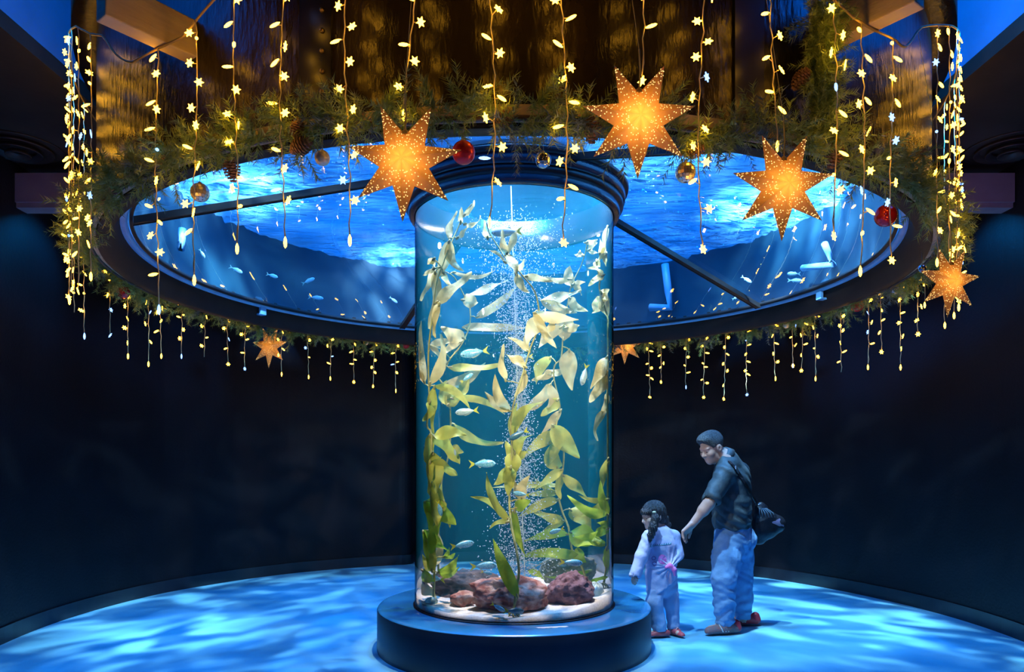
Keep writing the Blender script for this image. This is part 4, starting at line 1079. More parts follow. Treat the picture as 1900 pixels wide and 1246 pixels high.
# ------------------------------------------------------------------ paper stars
def mat_paper():
    m = mat_p('star_paper', (0.88, 0.56, 0.20), (0.80, 0.50, 0.17), 40, 0.7, trans=0.5, spec=0.2, bump=0.1, bscale=120)
    return m
M_paper = mat_paper()
M_hole = mat_emit('star_holes', (1.0, 0.66, 0.22), 2.3)
M_cord = mat_p('star_cord', (0.8, 0.6, 0.15), None, 20, 0.5)
def paper_star(center, R, yaw, pitch, roll, label, energy, cord=0.35, dots=True, line=None):
    t = thing('paper_star', label, 'star lantern', center)
    Rm = Matrix.Rotation(yaw, 3, 'Z') @ Matrix.Rotation(pitch, 3, 'X') @ Matrix.Rotation(roll, 3, 'Y')   # local -Y is the front
    n = 7; th = R * 0.26
    ring = []
    for k in range(2 * n):
        a = -PI / 2 + PI * k / n; r = R if k % 2 == 0 else R * 0.44
        ring.append(Vector((r * math.cos(a), 0, r * math.sin(a))))
    F = Vector((0, -th, 0)); B = Vector((0, th, 0))
    v = [Rm @ F, Rm @ B] + [Rm @ p for p in ring]
    f = []; dv = []; df = []
    for k in range(2 * n):
        f.append((0, 2 + k, 2 + (k + 1) % (2 * n))); f.append((1, 2 + (k + 1) % (2 * n), 2 + k))
    shell = mk('paper_shell', v, f, M_paper, t)
    if dots:
        dr_ = random.Random(int(R * 1e4))
        for side, C in ((1, F),):
            for k in range(2 * n):
                a = ring[k]; b = ring[(k + 1) % (2 * n)]
                tip, inn = (a, b) if k % 2 == 0 else (b, a)
                nrm = (tip - C).cross(inn - C); nrm.normalize()
                if nrm.y > 0: nrm = -nrm
                e1 = (tip - C).normalized(); e2 = nrm.cross(e1)
                for i in range(3, 13):
                    s = i / 13.5
                    for j in range(4):
                        q = (j + 0.5) / 4
                        # a point between the ridge (C->tip) and the edge (C->inner->tip)
                        ridge = C.lerp(tip, s)
                        sin_ = 0.44
                        edge = C.lerp(inn, min(1, s / 0.42)) if s < 0.42 else inn.lerp(tip, (s - 0.42) / 0.58)
                        wdt = (edge - ridge).length
                        if wdt < R * 0.035 and j > 0: continue
                        if dr_.random() < 0.42: continue
                        p = ridge.lerp(edge, 0.12 + 0.76 * q) + e1 * dr_.uniform(-.006, .006) + nrm * 0.0012
                        rr_ = R * 0.0095; b0 = len(dv)
                        for h in range(6):
                            dv.append(Rm @ (p + e1 * rr_ * math.cos(PI * h / 3) + e2 * rr_ * math.sin(PI * h / 3)))
                        df.append(tuple(range(b0, b0 + 6)))
        o = mk('pierced_holes', dv, df, M_hole, t, kind='stuff')
    top = Rm @ Vector((0, 0, R * 0.44))
    if line is not None:
        G().tube([top + Vector((0, 0, cord)), line - Vector(center)], 0.0012, 4).mk('hang_line', M_cord, t)
    G().tube([top, top + Vector((0.004, 0, cord * 0.5)), Vector((top.x, top.y, top.z + cord))], 0.003, 6).mk('cord', M_cord, t)
    G().lathe([(0.012, 0.0), (0.012, 0.012), (0.006, 0.018)], 8, (top.x, top.y)).mk('tie', M_cord, t).location = (0, 0, top.z)
    L = bpy.data.lights.new('star_bulb', 'POINT'); L.energy = energy; L.color = (1.0, 0.60, 0.20); L.shadow_soft_size = R * 0.2
    lo = bpy.data.objects.new('star_bulb', L); COL.objects.link(lo); lo.location = center
    return t
def near_star(px, py, rpx, R, **kw):
    t = near_angle(px, R); Y = CY - R * math.cos(t)
    return Vector(((px - PX0) / FPX * Y, Y, z_at(py, Y))), rpx / FPX * Y, t
for px, py, rpx, R, yaw, pit, roll, lb, en in (
    (750, 300, 109, 3.22, -0.05, 0.10, 0.05, 'large orange paper star hanging before the collar, its ray crossing the tank top', 0.6),
    (1185, 222, 107, 3.22, 0.0, 0.10, 0.0, 'large orange paper star hanging highest on the front of the drum', 0.7),
    (1453, 345, 100, 3.2, 0.10, 0.12, -0.03, 'orange paper star hanging over the brightest patch of water', 0.55),
    (1762, 522, 67, 3.2, 0.2, 0.05, 0.03, 'pinkish-gold paper star hanging in the dense lights below the violet beam', 0.3)):
    c_, r_, t = near_star(px, py, rpx, R)
    paper_star(c_, r_, yaw, pit, roll, lb, en, cord=0.16, line=ring_pt(t, wire_r(t), wire_z(t)))
for px, py, rpx, lb, en, yaw in ((500, 643, 40, 'small pink-lit paper star under the far garland', 0.25, -0.35), (1160, 640, 36, 'yellow paper star under the far garland half hidden by the tank', 0.7, 0.1)):
    t = far_angle(px, 3.24); Y = CY - 3.24 * math.cos(t)
    paper_star(Vector(((px - PX0) / FPX * Y, Y, z_at(py, Y))), rpx / FPX * Y, yaw, 0.0, 0.04, lb, en, cord=0.10, dots=True, line=ring_pt(t, RS, 3.02))
# ================================================================== people (bodies grown from a distance field)
def v3(p): return np.array([p[0], p[1], p[2]], float)
class Field:
    def __init__(s, lo, hi, h):
        s.lo = v3(lo); s.h = h
        s.n = np.ceil((v3(hi) - s.lo) / h).astype(int) + 1
        s.F = np.full(tuple(s.n), 0.3, np.float32)
        s.ax = [s.lo[i] + h * np.arange(s.n[i]) for i in range(3)]
    def sub(s, lo, hi):
        i0 = np.clip(np.floor((v3(lo) - s.lo) / s.h).astype(int), 0, s.n - 1); i1 = np.clip(np.ceil((v3(hi) - s.lo) / s.h).astype(int) + 1, 1, s.n)
        sl = tuple(slice(a, b) for a, b in zip(i0, i1))
        X = s.ax[0][sl[0]][:, None, None]; Y = s.ax[1][sl[1]][None, :, None]; Z = s.ax[2][sl[2]][None, None, :]
        return sl, X, Y, Z
    def comb(s, sl, d, op, k):
        A = s.F[sl]
        if op == 'u':
            if k > 0:
                hh = np.clip(0.5 + 0.5 * (A - d) / k, 0, 1); R = A * (1 - hh) + d * hh - k * hh * (1 - hh)
            else: R = np.minimum(A, d)
        else:                      # subtract
            d = -d
            if k > 0:
                hh = np.clip(0.5 - 0.5 * (A - d) / k, 0, 1); R = A * (1 - hh) + d * hh + k * hh * (1 - hh)
            else: R = np.maximum(A, d)
        s.F[sl] = R
    def cap(s, a, b, ra, rb, k=0.02, op='u', sq=None):
        """tapered capsule; sq=(direction, factor) flattens the section along a direction"""
        a, b = v3(a), v3(b); m = max(ra, rb) * (max(1, sq[1]) if sq else 1) + k + 0.03
        sl, X, Y, Z = s.sub(np.minimum(a, b) - m, np.maximum(a, b) + m)
        if min(s.F[sl].shape) == 0: return
        ab = b - a; L2 = (ab ** 2).sum() + 1e-12
        px, py, pz = X - a[0], Y - a[1], Z - a[2]
        t = np.clip((px * ab[0] + py * ab[1] + pz * ab[2]) / L2, 0, 1)
        dx, dy, dz = px - t * ab[0], py - t * ab[1], pz - t * ab[2]
        q = dx * dx + dy * dy + dz * dz
        if sq:
            n = v3(sq[0]); n = n / np.linalg.norm(n); c = dx * n[0] + dy * n[1] + dz * n[2]
            q = q + c * c * (1 / sq[1] ** 2 - 1)
        d = np.sqrt(np.maximum(q, 1e-12)) - (ra + (rb - ra) * t)
        s.comb(sl, d, op, k)
    def ell(s, c, r, R=None, k=0.02, op='u'):
        """ellipsoid, R columns = its axes"""
        c, r = v3(c), v3(r); m = r.max() + k + 0.03
        sl, X, Y, Z = s.sub(c - m, c + m)
        if min(s.F[sl].shape) == 0: return
        R = np.eye(3) if R is None else R
        p = [(X - c[0]) * R[0, i] + (Y - c[1]) * R[1, i] + (Z - c[2]) * R[2, i] for i in range(3)]
        k0 = np.sqrt(sum((p[i] / r[i]) ** 2 for i in range(3))); k1 = np.sqrt(sum((p[i] / r[i] ** 2) ** 2 for i in range(3))) + 1e-9
        s.comb(sl, k0 * (k0 - 1) / k1, op, k)
    def chain(s, pts, rad, k=0.02, sq=None):
        for i in range(len(pts) - 1): s.cap(pts[i], pts[i + 1], rad[i], rad[i + 1], k, 'u', sq)
    def cut(s, p, n, k=0.0):       # remove the half space the normal points into
        p, n = v3(p), v3(n); n = n / np.linalg.norm(n)
        X = s.ax[0][:, None, None]; Y = s.ax[1][None, :, None]; Z = s.ax[2][None, None, :]
        d = (X - p[0]) * n[0] + (Y - p[1]) * n[1] + (Z - p[2]) * n[2]
        s.F = np.maximum(s.F, d.astype(np.float32))
    def wrinkle(s, fn):
        X = s.ax[0][:, None, None]; Y = s.ax[1][None, :, None]; Z = s.ax[2][None, None, :]
        s.F = s.F + (fn(X, Y, Z) * (np.abs(s.F) < 0.08)).astype(np.float32)
    def mesh(s):
        F = s.F; ins = F < 0
        c = ins[:-1, :-1, :-1].astype(np.int8)
        for dx in (0, 1):
            for dy in (0, 1):
                for dz in (0, 1):
                    if dx + dy + dz == 0: continue
                    c = c + ins[dx:ins.shape[0] - 1 + dx, dy:ins.shape[1] - 1 + dy, dz:ins.shape[2] - 1 + dz]
        act = np.argwhere((c > 0) & (c < 8))
        idm = -np.ones(c.shape, np.int64); idm[act[:, 0], act[:, 1], act[:, 2]] = np.arange(len(act))
        acc = np.zeros((len(act), 3)); cnt = np.zeros(len(act))
        cor = [(x, y, z) for x in (0, 1) for y in (0, 1) for z in (0, 1)]
        for i, a in enumerate(cor):
            for b in cor[i + 1:]:
                if sum(abs(p - q) for p, q in zip(a, b)) != 1: continue
                fa = F[act[:, 0] + a[0], act[:, 1] + a[1], act[:, 2] + a[2]]; fb = F[act[:, 0] + b[0], act[:, 1] + b[1], act[:, 2] + b[2]]
                m = (fa < 0) != (fb < 0); t = np.where(m, fa / np.where(m, fa - fb, 1), 0)
                acc += m[:, None] * (np.array(a) + t[:, None] * (np.array(b) - np.array(a))); cnt += m
        V = (act + acc / cnt[:, None]) * s.h + s.lo
        faces = []
        for ax in range(3):
            o1, o2 = [(1, 2), (2, 0), (0, 1)][ax]
            A = [slice(None)] * 3; B = [slice(None)] * 3; A[ax] = slice(0, -1); B[ax] = slice(1, None)
            e = np.argwhere(ins[tuple(A)] != ins[tuple(B)])
            e = e[(e[:, o1] > 0) & (e[:, o2] > 0) & (e[:, o1] < s.n[o1] - 1) & (e[:, o2] < s.n[o2] - 1)]
            def cell(d1, d2):
                q = e.copy(); q[:, o1] += d1; q[:, o2] += d2; return idm[q[:, 0], q[:, 1], q[:, 2]]
            q = np.stack([cell(-1, -1), cell(0, -1), cell(0, 0), cell(-1, 0)], 1)
            fl = ins[e[:, 0], e[:, 1], e[:, 2]]
            q[~fl] = q[~fl][:, ::-1]
            faces.append(q)
        Fq = np.concatenate(faces); Fq = Fq[(Fq >= 0).all(1)]
        return V, Fq
    def obj(s, name, mat, parent, off):
        V, Fq = s.mesh()
        o = mk(name, (V - v3(off)).tolist(), Fq.tolist(), mat, parent, True)
        o['_v'] = 0; del o['_v']
        return o
def frame(f, upv=(0, 0, 1)):
    f = v3(f); f = f / np.linalg.norm(f); u = v3(upv) - f * np.dot(v3(upv), f); u /= np.linalg.norm(u); sd = np.cross(u, f)
    return np.stack([f, sd, u], 1)          # columns forward, left, up

M_skin = mat_p('skin', (0.62, 0.38, 0.30), (0.56, 0.33, 0.26), 14, 0.5, spec=0.4, bump=0.05, bscale=200)
M_skin2 = mat_p('skin_child', (0.72, 0.50, 0.42), (0.66, 0.44, 0.36), 14, 0.5, spec=0.4)
M_hair = mat_p('black_hair', (0.014, 0.013, 0.015), (0.05, 0.05, 0.055), 60, 0.35, spec=0.6, bump=0.8, bscale=170, stretch=(1, 1, 0.35))
M_hairm = mat_p('short_hair', (0.03, 0.035, 0.04), (0.13, 0.15, 0.16), 90, 0.45, spec=0.5, bump=1.0, bscale=200)
M_polo = mat_p('polo_cloth', (0.035, 0.055, 0.065), (0.05, 0.075, 0.085), 20, 0.6, spec=0.4, bump=0.25, bscale=30)
M_jean = mat_p('denim', (0.20, 0.40, 0.66), (0.11, 0.27, 0.52), 9, 0.75, spec=0.25, bump=0.3, bscale=26)
M_dark = mat_p('dark_detail', (0.012, 0.012, 0.014), None, 20, 0.4)
M_lip_ = mat_p('lip', (0.45, 0.20, 0.18), None, 20, 0.4)
M_tee = mat_p('lavender_cotton', (0.60, 0.58, 0.78), (0.52, 0.50, 0.72), 7, 0.8, spec=0.2, bump=0.3, bscale=24)
M_leg = mat_p('pale_blue_cotton', (0.42, 0.50, 0.72), (0.36, 0.44, 0.66), 7, 0.8, spec=0.2, bump=0.3, bscale=24)
M_pinks = mat_p('pink_shoe', (0.70, 0.12, 0.13), (0.55, 0.08, 0.10), 20, 0.5)
M_pink = mat_p('pink_patch', (0.85, 0.16, 0.50), (0.7, 0.25, 0.6), 30, 0.7)
M_purple = mat_p('purple_print', (0.22, 0.08, 0.35), None, 30, 0.7)
M_teal = mat_p('teal_print', (0.03, 0.30, 0.33), None, 30, 0.7)
M_knit = mat_p('shoe_knit', (0.34, 0.13, 0.12), (0.18, 0.16, 0.18), 60, 0.7, bump=0.4, bscale=140)
M_redh = mat_p('shoe_red', (0.65, 0.04, 0.06), (0.5, 0.03, 0.05), 20, 0.5)
M_sole = mat_p('shoe_sole', (0.75, 0.75, 0.74), (0.6, 0.6, 0.6), 30, 0.5)
M_bag = mat_p('bag_nylon', (0.006, 0.007, 0.010), (0.012, 0.014, 0.02), 12, 0.4, spec=0.4, bump=0.4, bscale=20)
M_bagp = mat_p('bag_clear_pocket', (0.10, 0.22, 0.22), (0.25, 0.2, 0.35), 10, 0.1, spec=0.9)

def head_field(F, c, Rh, s, k=0.012):
    """head with brow, nose, lips, chin, cheeks and ears, c = point between the ears"""
    def W(x, y, z): return v3(c) + Rh @ (s * np.array([x, y, z]))
    def E(p, r, kk=k, op='u'): F.ell(W(*p), np.array(r) * s, Rh, kk, op)
    E((-0.012, 0, 0.035), (0.098, 0.080, 0.092)); E((0.032, 0, -0.045), (0.066, 0.062, 0.078), 0.03)
    E((0.066, 0, -0.102), (0.026, 0.03, 0.024), 0.03); E((0.02, 0, -0.075), (0.06, 0.058, 0.045), 0.03)
    for q in (-1, 1):
        E((0.066, q * 0.038, -0.030), (0.03, 0.03, 0.03), 0.02)
        E((0.088, q * 0.033, 0.004), (0.016, 0.017, 0.012), 0.008, 's')
        E((0.080, q * 0.033, 0.000), (0.013, 0.016, 0.011), 0.006)
        E((-0.008, q * 0.080, -0.012), (0.026, 0.011, 0.034), 0.006)
        E((-0.002, q * 0.092, -0.012), (0.012, 0.008, 0.016), 0.004, 's')
    E((0.078, 0, 0.022), (0.02, 0.055, 0.012), 0.018)
    F.cap(W(0.088, 0, 0.006), W(0.113, 0, -0.032), 0.009 * s, 0.0135 * s, 0.012)
    for q in (-1, 1): F.cap(W(0.100, q * 0.012, -0.036), W(0.096, q * 0.013, -0.037), 0.009 * s, 0.008 * s, 0.006)
    E((0.086, 0, -0.066), (0.014, 0.026, 0.007), 0.006); E((0.083, 0, -0.079), (0.014, 0.022, 0.008), 0.006)
    return W
def face_details(t, W, Rh, s, off, brow_m, side_only=None):
    off = v3(off)
    for q in (-1, 1):
        pts = [Vector(W(0.088, q * 0.014, 0.020) - off), Vector(W(0.086, q * 0.034, 0.026) - off), Vector(W(0.070, q * 0.052, 0.019) - off)]
        G().tube(pts, [0.0035 * s, 0.0045 * s, 0.002 * s], 6).mk('eyebrow', brow_m, t, True)
        pts = [Vector(W(0.089, q * 0.020, -0.003) - off), Vector(W(0.0935, q * 0.033, -0.006) - off), Vector(W(0.083, q * 0.047, -0.003) - off)]
        G().tube(pts, [0.002 * s, 0.0032 * s, 0.002 * s], 6).mk('eye', M_dark, t, True)
    G().tube([Vector(W(0.090, -0.02, -0.0725) - off), Vector(W(0.0985, 0, -0.0725) - off), Vector(W(0.090, 0.02, -0.0725) - off)], 0.0022 * s, 6).mk('mouth', M_lip_, t, True)

def hand_field(F, wrist, knuck, across, fdir, s, curl=0.35, thumb=1):
    """palm from wrist to knuckles, four curled fingers along fdir, a thumb on the side"""
    w, kn, ac, fd = v3(wrist), v3(knuck), v3(across), v3(fdir)
    ac /= np.linalg.norm(ac); fd /= np.linalg.norm(fd); pal = kn - w; pn = np.cross(ac, pal); pn /= np.linalg.norm(pn)
    for q in (-1.0, -0.35, 0.35, 1.0):
        F.cap(w + ac * q * 0.018 * s, kn + ac * q * 0.029 * s, 0.019 * s, 0.0135 * s, 0.010)
    for i, q in enumerate((-1.08, -0.36, 0.36, 1.05)):
        L = (0.058, 0.070, 0.066, 0.052)[i] * s
        p0 = kn + ac * q * 0.030 * s; d1 = fd + pn * 0.05; d1 /= np.linalg.norm(d1)
        p1 = p0 + d1 * L * 0.5; d2 = fd + pn * curl; d2 /= np.linalg.norm(d2); p2 = p1 + d2 * L * 0.32
        d3 = fd + pn * curl * 2.2; d3 /= np.linalg.norm(d3); p3 = p2 + d3 * L * 0.26
        F.chain([p0, p1, p2, p3], [0.0112 * s, 0.010 * s, 0.0092 * s, 0.008 * s], 0.0025)
    b = w + pal * 0.30 + ac * thumb * 0.026 * s; m = b + pal * 0.42 + ac * thumb * 0.026 * s + pn * 0.012 * s; e = m + fd * 0.030 * s + pal * 0.10
    F.chain([b, m, e], [0.0145 * s, 0.0115 * s, 0.009 * s], 0.006)

def snap(o, off, px, py, lift=0.002):
    """where the ray through a photo pixel meets a mesh of this person"""
    me = o.data
    V = [v.co + Vector(off) for v in me.vertices]
    bv = BVHTree.FromPolygons(V, [tuple(p.vertices) for p in me.polygons])
    org = Vector((0, 0, CAMZ)); res = []
    for x, y in zip(px, py):
        d = (P(x, y, 1.0) - org).normalized(); h, n, i, dist = bv.ray_cast(org, d)
        if h is not None: res.append((h - d * lift, n if n.dot(d) < 0 else -n))
        else: res.append(None)
    return res

# ------------------------------------------------------------------ the man
base = P(1352, 1172, 6.2); base.z = 0.0
man = thing('person', 'person in dark polo shirt and blue jeans leaning forward, hand behind the child', 'person', base)
hc = P(1320.5, 829, 6.22)                  # between the ears
Rh = frame((-0.80, -0.40, -0.42)); hs = 1.04
neck = P(1347, 853, 6.26); neck0 = P(1331, 842, 6.24)
shN = P(1345, 879, 6.07); elN = P(1315, 934, 5.97); wrN = P(1284, 973, 5.99)
shF = P(1374, 874, 6.47); elF = P(1378, 930, 6.55); wrF = P(1356, 976, 6.52)
hipN = P(1352, 1000, 6.19); knN = P(1343, 1072, 6.10); anN = P(1344, 1148, 6.13)
hipF = P(1370, 1000, 6.37); knF = P(1376, 1075, 6.40); anF = P(1379, 1137, 6.44)
chest = P(1353, 905, 6.27); belly = P(1357, 950, 6.26); pelv = P(1360, 985, 6.28)
F = Field((1.25, 5.80, 0.0), (2.25, 6.75, 1.78), 0.0065)
W = head_field(F, hc, Rh, hs)
F.cap(W(-0.03, 0, -0.05), neck, 0.058, 0.066, 0.03)
F.chain([neck, chest, belly, pelv], [0.09, 0.12, 0.12, 0.13], 0.05, ((0.25, 1, 0), 1.25))
F.chain([shN, elN, wrN], [0.055, 0.046, 0.031], 0.015); F.cap(neck, shN, 0.05, 0.05, 0.03); F.cap(neck, shF, 0.05, 0.05, 0.03)
F.chain([shN.lerp(elN, .95), elN.lerp(wrN, 0.3)], [0.047, 0.050], 0.02)
F.chain([shF, elF, wrF], [0.05, 0.042, 0.030], 0.015)
hand_field(F, wrN, P(1270, 987, 5.99), (-0.55, -0.8, 0.35), (-0.10, 0.12, -1.0), 1.12, 0.5, -1)
hand_field(F, wrF, wrF + Vector((-0.05, 0.0, -0.075)), (0.2, -1, 0.1), (-0.3, 0, -1), 1.05, 0.5, -1)
F.chain([hipN, knN, anN], [0.085, 0.06, 0.045], 0.03); F.chain([hipF, knF, anF], [0.085, 0.06, 0.045], 0.03)
for an, dirx in ((anN, (-0.95, -0.15, 0)), (anF, (-0.9, 0.1, 0))):
    F.cap(an, Vector((an.x, an.y, 0.06)), 0.045, 0.04, 0.02); F.cap(Vector((an.x, an.y, 0.06)), Vector((an.x, an.y, 0.05)) + Vector(dirx) * 0.13, 0.035, 0.028, 0.02)
body = F.obj('body', M_skin, man, base)
face_details(man, W, Rh, hs, base, M_dark)
# hair: cropped sides, longer top swept to a short fringe
F = Field(v3(hc) - 0.16, v3(hc) + 0.17, 0.0045)
F.ell(W(-0.016, 0, 0.045), np.array((0.106, 0.086, 0.094)) * hs, Rh, 0.0)
F.ell(W(0.03, 0, 0.088), np.array((0.082, 0.070, 0.052)) * hs, Rh, 0.02)
F.cut(W(0.078, 0, 0.066), Rh @ np.array((1.55, 0, -1.0)))
for q in (-1, 1): F.ell(W(0.0, q * 0.10, -0.030), np.array((0.045, 0.06, 0.05)) * hs, Rh, 0.01, 's')
F.cut(W(0.03, 0, -0.012), Rh @ np.array((0.40, 0, -1.0)))
F.wrinkle(lambda X, Y, Z: 0.0022 * np.sin(X * 310 + Z * 160) * np.sin(Y * 290 + Z * 210))
F.obj('hair', M_hairm, man, base)
# polo shirt
F = Field((1.35, 5.85, 0.75), (2.25, 6.75, 1.62), 0.007)
fb = ((0.30, 1, 0), 1.28)
F.chain([P(1352, 868, 6.27), P(1355, 895, 6.27), P(1357, 930, 6.26), P(1358, 958, 6.26), P(1360, 982, 6.28)], [0.118, 0.147, 0.150, 0.152, 0.156], 0.05, fb)
F.cap(P(1376, 878, 6.30), P(1378, 930, 6.30), 0.07, 0.06, 0.06, 'u', fb)
F.cap(neck, shN, 0.075, 0.078, 0.05); F.cap(neck, shF, 0.075, 0.078, 0.05)
F.chain([shN, shN.lerp(elN, 0.78)], [0.083, 0.076], 0.03); F.chain([shF, shF.lerp(elF, 0.7)], [0.08, 0.075], 0.03)
cuffN = shN.lerp(elN, 0.74); F.cap(cuffN, shN.lerp(elN, 0.80), 0.080, 0.081, 0.004)
F.cap(P(1338, 849, 6.25), neck, 0.073, 0.090, 0.03)
dA = (elN - shN).normalized(); F.cap(shN.lerp(elN, 0.80), elN, 0.066, 0.056, 0.004, 's')
# hem: shirt ends at the belt, collar opens around the neck
F.cut(P(1360, 979, 6.28), (0.08, 0, -1)); F.cap(P(1326, 838, 6.23), P(1342, 851, 6.255), 0.068, 0.067, 0.004, 's')
F.wrinkle(lambda X, Y, Z: 0.0055 * np.sin(70 * Z + 26 * X + 3 * np.sin(18 * Y)) * np.exp(-((Z - 0.98) / 0.16) ** 2) + 0.004 * np.sin(48 * X + 42 * Z + 2 * np.sin(15 * Z + 10 * Y)))
shirt = F.obj('polo_shirt', M_polo, man, base)
# collar flap
g = G(); n = 16; cN = v3(P(1343, 847.5, 6.25)); axn = v3(neck) - v3(hc); axn /= np.linalg.norm(axn); Rn = frame(axn, (1, 0, 0))
v = []; f = []
for k in range(n + 1):
    a = -2.4 + 4.8 * k / n
    for (rr_, hh_) in ((0.074, -0.036), (0.083, -0.038), (0.106, 0.020), (0.100, 0.022)):
        v.append(cN + Rn[:, 2] * math.cos(a) * rr_ + Rn[:, 1] * math.sin(a) * rr_ + axn * hh_ - v3(base))
for k in range(n):
    for j in range(3): f.append((k * 4 + j, k * 4 + 4 + j, k * 4 + 5 + j, k * 4 + 1 + j))
mk('collar', v, f, M_polo, man, True)
# jeans
F = Field((1.40, 5.88, 0.03), (2.25, 6.75, 1.02), 0.007)
F.chain([P(1359, 972, 6.28), P(1360, 1000, 6.28)], [0.148, 0.158], 0.04, fb)
F.chain([hipN, P(1348, 1035, 6.14), knN, P(1344, 1120, 6.12), P(1345, 1150, 6.13)], [0.125, 0.122, 0.103, 0.088, 0.080], 0.03, ((0, 1, 0), 0.92))
F.chain([hipF, P(1376, 1035, 6.39), knF, P(1378, 1110, 6.42), P(1378, 1140, 6.44)], [0.118, 0.104, 0.092, 0.082, 0.076], 0.03, ((0, 1, 0), 0.92))
F.cap(P(1385, 1000, 6.3), P(1380, 1020, 6.3), 0.09, 0.07, 0.05)
F.cut(P(1360, 974, 6.28), (0.05, 0, 1)); F.cut((0, 0, 0.062), (0, 0, -1))
F.wrinkle(lambda X, Y, Z: 0.0075 * np.sin(46 * Z - 52 * X + 4.0 * np.sin(9 * Z + 17 * Y + 11 * X)) * np.clip(np.sin(13 * X - 8 * Z + 9 * Y + 1.2) + 0.25, -0.2, 1) + 0.003 * np.sin(80 * Z + 45 * X + 3 * np.sin(16 * Y + 12 * Z)) * np.sin(12 * Z + 9 * X) + 0.004 * np.exp(-((Z - 0.12) / 0.05) ** 2) * np.sin(120 * Z + 22 * X))
jeans = F.obj('jeans', M_jean, man, base)
off = Vector(base)
h = snap(jeans, off, [1326, 1340, 1355, 1372, 1388], [981, 982, 982, 982, 981])
pts = [q[0] - off for q in h if q]
if len(pts) > 2: G().tube(pts, 0.003, 4).mk('waistband_seam', mat_p('denim_seam', (0.16, 0.24, 0.36), None, 20, 0.8), man)
def shoe(t, an, dirv, L, w, off, upper, heel, sole, z0=0.0, low=False):
    d = Vector(dirv).normalized(); sd = Vector((-d.y, d.x, 0))
    A = Vector((an.x, an.y, 0)); off = Vector(off)
    a = A - d * L * 0.28; b = A + d * L * 0.62
    F = Field(v3(A) + np.array((-0.26, -0.26, 0.0)), v3(A) + np.array((0.26, 0.26, 0.17)), 0.005)
    hz = 0.052 if not low else 0.036
    F.cap(a + Vector((0, 0, hz)), A + d * L * 0.15 + Vector((0, 0, hz + 0.006)), w * 0.86, w * 0.94, 0.02)
    F.cap(A + d * L * 0.1 + Vector((0, 0, hz)), b + Vector((0, 0, hz - 0.012)), w * 0.95, w * 0.72, 0.03)
    if not low: F.cap(A - d * 0.02 + Vector((0, 0, 0.07)), A + Vector((0, 0, 0.115)), w * 0.9, w * 0.82, 0.02)
    F.cut((0, 0, 0.018), (0, 0, -1))
    if low: F.cap(A + Vector((0, 0, 0.075)), A + d * L * 0.22 + Vector((0, 0, 0.078)), w * 0.72, w * 0.62, 0.01, 's')
    sh = F.obj('shoe', upper, t, off)
    F = Field(v3(A) + np.array((-0.26, -0.26, -0.01)), v3(A) + np.array((0.26, 0.26, 0.08)), 0.005)
    F.cap(a + Vector((0, 0, 0.02)), b + Vector((0, 0, 0.02)), w * 1.06, w * 0.92, 0.02)
    F.cut((0, 0, 0.030), (-0.10 * d.x, -0.10 * d.y, 1)); F.cut((0, 0, 0.0), (0, 0, -1))
    F.cut(tuple(A + Vector((0, 0, 0.034))), (0.06 * d.x, 0.06 * d.y, 1))
    so = F.obj('sole', sole, sh, off)
    if not low:
        F = Field(v3(A) + np.array((-0.2, -0.2, 0.0)), v3(A) + np.array((0.2, 0.2, 0.16)), 0.005)
        F.cap(a + Vector((0, 0, 0.055)) - d * 0.006, a + Vector((0, 0, 0.085)), w * 0.88, w * 0.80, 0.02); F.cut((0, 0, 0.026), (0, 0, -1)); F.cut(tuple(a + d * 0.035), tuple(d))
        F.obj('heel_counter', heel, sh, off)
        for k in range(3):       # pale stripes across the side and laces
            for s in (-1, 1):
                c0 = A + d * (L * (0.10 + 0.09 * k))
                p0 = c0 + sd * s * (w * 0.99) + Vector((0, 0, 0.034)) - d * 0.012; p1 = c0 + sd * s * w * 0.93 + Vector((0, 0, 0.062)); p2 = c0 + sd * s * w * 0.55 + d * 0.016 + Vector((0, 0, 0.095))
                G().tube([p0 - off, p1 - off, p2 - off], 0.0045, 5).mk('stripe', M_sole, sh)
            c0 = A + d * (L * (0.14 + 0.08 * k)) + Vector((0, 0, 0.098 - 0.010 * k))
            G().tube([c0 - sd * w * 0.5 - off, c0 + Vector((0, 0, 0.010)) - off, c0 + sd * w * 0.5 - off], 0.0035, 5).mk('lace', M_dark, sh)
    else:
        for k in (0.10, 0.26):
            c0 = A + d * (L * k) + Vector((0, 0, 0.050))
            G().tube([c0 - sd * w * 0.86 - off, c0 + Vector((0, 0, 0.026)) - off, c0 + sd * w * 0.86 - off], 0.006, 6).mk('strap', mat_p('shoe_strap', (0.6, 0.35, 0.4), None, 20, 0.5), sh)
    return sh
shoe(man, P(1350, 1150, 6.12), (-0.96, -0.26, 0), 0.29, 0.047, base, M_knit, M_redh, M_sole)
shoe(man, P(1385, 1140, 6.45), (-0.97, 0.10, 0), 0.28, 0.046, base, M_redh, M_redh, M_sole)

